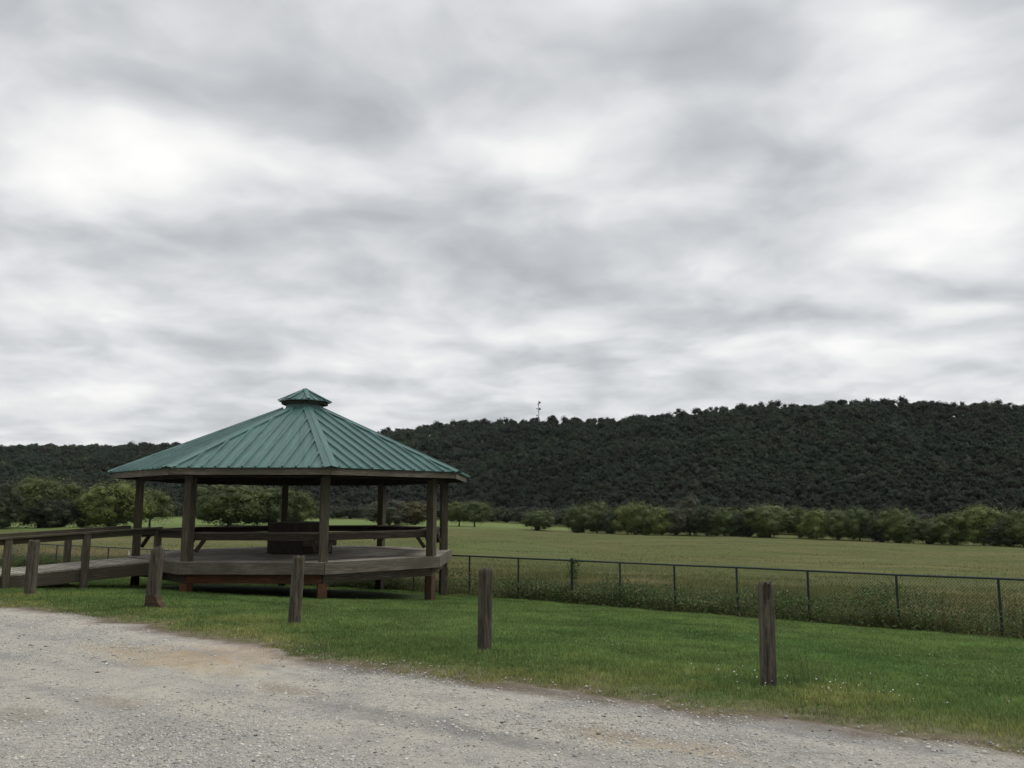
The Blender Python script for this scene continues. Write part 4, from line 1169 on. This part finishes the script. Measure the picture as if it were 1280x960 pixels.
# ------------------------------------------------------------------ sky and light
SUN_EL, SUN_AZ = R(42), R(80)                 # azimuth clockwise from +Y
w = bpy.data.worlds.new('World'); scene.world = w; w.use_nodes = True
class WT(NT):
    def __init__(s, tree): s.t = tree
nt = WT(w.node_tree); w.node_tree.nodes.clear()
out = nt.n('ShaderNodeOutputWorld'); bg = nt.n('ShaderNodeBackground'); nt.l(bg.outputs[0], out.inputs[0]); bg.inputs[1].default_value = .1
sky = nt.n('ShaderNodeTexSky'); sky.sky_type = 'NISHITA'; sky.sun_disc = False; sky.sun_elevation = SUN_EL; sky.sun_rotation = SUN_AZ
dirv = nt.n('ShaderNodeTexCoord').outputs['Generated']
sx = nt.n('ShaderNodeSeparateXYZ'); nt.l(dirv, sx.inputs[0])
KZ = .19
zz = nt.math('ADD', nt.math('MAXIMUM', sx.outputs[2], 0.0), KZ)
cx = nt.n('ShaderNodeCombineXYZ'); nt.l(nt.math('DIVIDE', sx.outputs[0], zz), cx.inputs[0]); nt.l(nt.math('DIVIDE', sx.outputs[1], zz), cx.inputs[1])
p = cx.outputs[0]
def sky_p(px, py):
    th = math.atan((HOR-480)/F); c, s_ = math.cos(th), math.sin(th); a = (px-640)/F; b = (480-py)/F
    d = np.array([a, c-b*s_, s_+b*c]); d /= np.linalg.norm(d); return d[0]/(d[2]+KZ), d[1]/(d[2]+KZ)
# warp
wn = nt.n('ShaderNodeTexNoise'); nt.l(p, wn.inputs['Vector']); wn.inputs['Scale'].default_value = 1.6; wn.inputs['Detail'].default_value = 3
wv = nt.n('ShaderNodeVectorMath', operation='SUBTRACT'); nt.l(wn.outputs['Color'], wv.inputs[0]); wv.inputs[1].default_value = (.5, .5, .5)
ws = nt.n('ShaderNodeVectorMath', operation='SCALE'); nt.l(wv.outputs[0], ws.inputs[0]); ws.inputs['Scale'].default_value = .38
wa = nt.n('ShaderNodeVectorMath', operation='ADD'); nt.l(p, wa.inputs[0]); nt.l(ws.outputs[0], wa.inputs[1]); pw = wa.outputs[0]
n1 = nt.noise(nt.scale(pw, (.95, 1, 1)), 1.6, 4, .45, .1)
n2 = nt.noise(nt.scale(pw, (1, 1, 1)), 5.0, 5, .48, .1)
n3 = nt.noise(nt.scale(p, (1, 1.15, 1)), 13., 5, .55)
val = nt.math('ADD', nt.math('ADD', nt.math('MULTIPLY', n1, .57), nt.math('MULTIPLY', n2, .37)), nt.math('MULTIPLY', n3, .06))
val = nt.math('ADD', .5, nt.math('MULTIPLY', nt.math('SUBTRACT', val, .5), 1.85))
BL = [(225, 215, 150, 40, .34), (700, 175, 170, 40, .28), (1190, 290, 80, 50, .34), (1075, 25, 110, 40, .32), (850, 335, 80, 25, .22), (1130, 110, 90, 40, .16),
      (470, 455, 130, 20, .24), (720, 410, 100, 16, .20), (1200, 390, 60, 14, .22), (1080, 440, 180, 20, .18), (100, 490, 150, 22, .2), (60, 190, 80, 40, .15),
      (690, 335, 120, 35, -.26), (300, 110, 220, 40, -.20), (900, 190, 130, 30, -.18), (1190, 355, 110, 16, -.22), (420, 290, 160, 30, -.16), (900, 60, 150, 50, -.12), (80, 300, 160, 35, -.12), (620, 60, 150, 40, -.08),
      (620, 450, 120, 14, -.10), (1000, 400, 130, 12, -.12), (250, 430, 150, 16, -.10)]
for (px, py, wx, wy, amp) in BL:
    x0, y0 = sky_p(px, py); dx = abs(sky_p(px+wx, py)[0]-x0); dy = abs(sky_p(px, py-wy)[1]-sky_p(px, py+wy)[1])/2
    a = nt.n('ShaderNodeVectorMath', operation='SUBTRACT'); nt.l(pw, a.inputs[0]); a.inputs[1].default_value = (x0, y0, 0)
    b = nt.n('ShaderNodeVectorMath', operation='MULTIPLY'); nt.l(a.outputs[0], b.inputs[0]); b.inputs[1].default_value = (1/dx, 1/dy, 0)
    c = nt.n('ShaderNodeVectorMath', operation='DOT_PRODUCT'); nt.l(b.outputs[0], c.inputs[0]); nt.l(b.outputs[0], c.inputs[1])
    g = nt.math('MULTIPLY', nt.math('EXPONENT', nt.math('MULTIPLY', c.outputs['Value'], -.8)), amp*1.12)
    val = nt.math('ADD', val, g)
lo = nt.ramp(sx.outputs[2], [(.0, .10), (.16, .0)])
val = nt.math('ADD', val, lo)
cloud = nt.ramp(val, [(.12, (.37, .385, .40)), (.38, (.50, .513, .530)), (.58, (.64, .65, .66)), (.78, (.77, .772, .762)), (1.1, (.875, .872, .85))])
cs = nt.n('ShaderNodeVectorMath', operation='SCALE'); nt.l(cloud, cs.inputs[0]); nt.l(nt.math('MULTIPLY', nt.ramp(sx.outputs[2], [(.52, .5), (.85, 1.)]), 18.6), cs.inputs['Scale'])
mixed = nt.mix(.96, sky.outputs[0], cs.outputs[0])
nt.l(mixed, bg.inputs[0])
sun = bpy.data.lights.new('sun', 'SUN'); sun.energy = 1.25; sun.angle = R(30); sun.color = (1, .96, .9)
so = bpy.data.objects.new('sun', sun); COL.objects.link(so)
dv = Vector((math.sin(SUN_AZ)*math.cos(SUN_EL), math.cos(SUN_AZ)*math.cos(SUN_EL), math.sin(SUN_EL)))
so.rotation_euler = (-dv).to_track_quat('-Z', 'Y').to_euler(); so.location = (0, 0, 60)

# thin air over the whole valley
mb = MB(); mb.hexa([(-1700, -60, -60), (1700, -60, -60), (1700, 1650, -60), (-1700, 1650, -60), (-1700, -60, 130), (1700, -60, 130), (1700, 1650, 130), (-1700, 1650, 130)])
hm = bpy.data.materials.new('thin_air'); hm.use_nodes = True; ht = hm.node_tree; ht.nodes.clear()
ho = ht.nodes.new('ShaderNodeOutputMaterial'); hv = ht.nodes.new('ShaderNodeVolumePrincipled'); hv.inputs['Color'].default_value = (.80, .87, .95, 1); hv.inputs['Density'].default_value = HAZE
ht.links.new(hv.outputs[0], ho.inputs['Volume'])
hz = mb.build('haze', hm); hz['kind'] = 'stuff'
# ------------------------------------------------------------------ camera and picture
cam = bpy.data.cameras.new('camera'); co = bpy.data.objects.new('camera', cam); COL.objects.link(co)
co.location = (0, 0, CAM_H); co.rotation_euler = (R(90)+math.atan((HOR-480)/F), 0, 0)
cam.sensor_width = 36; cam.lens = F/1280*36; cam.clip_end = 5000; cam.clip_start = .05
scene.camera = co
vs = scene.view_settings; vs.view_transform = 'Standard'; vs.look = 'None'; vs.exposure = .35; vs.gamma = 1; vs.use_curve_mapping = False
scene.cycles.max_bounces = 6; scene.cycles.diffuse_bounces = 3; scene.cycles.transparent_max_bounces = 4
scene.cycles.use_denoising = True
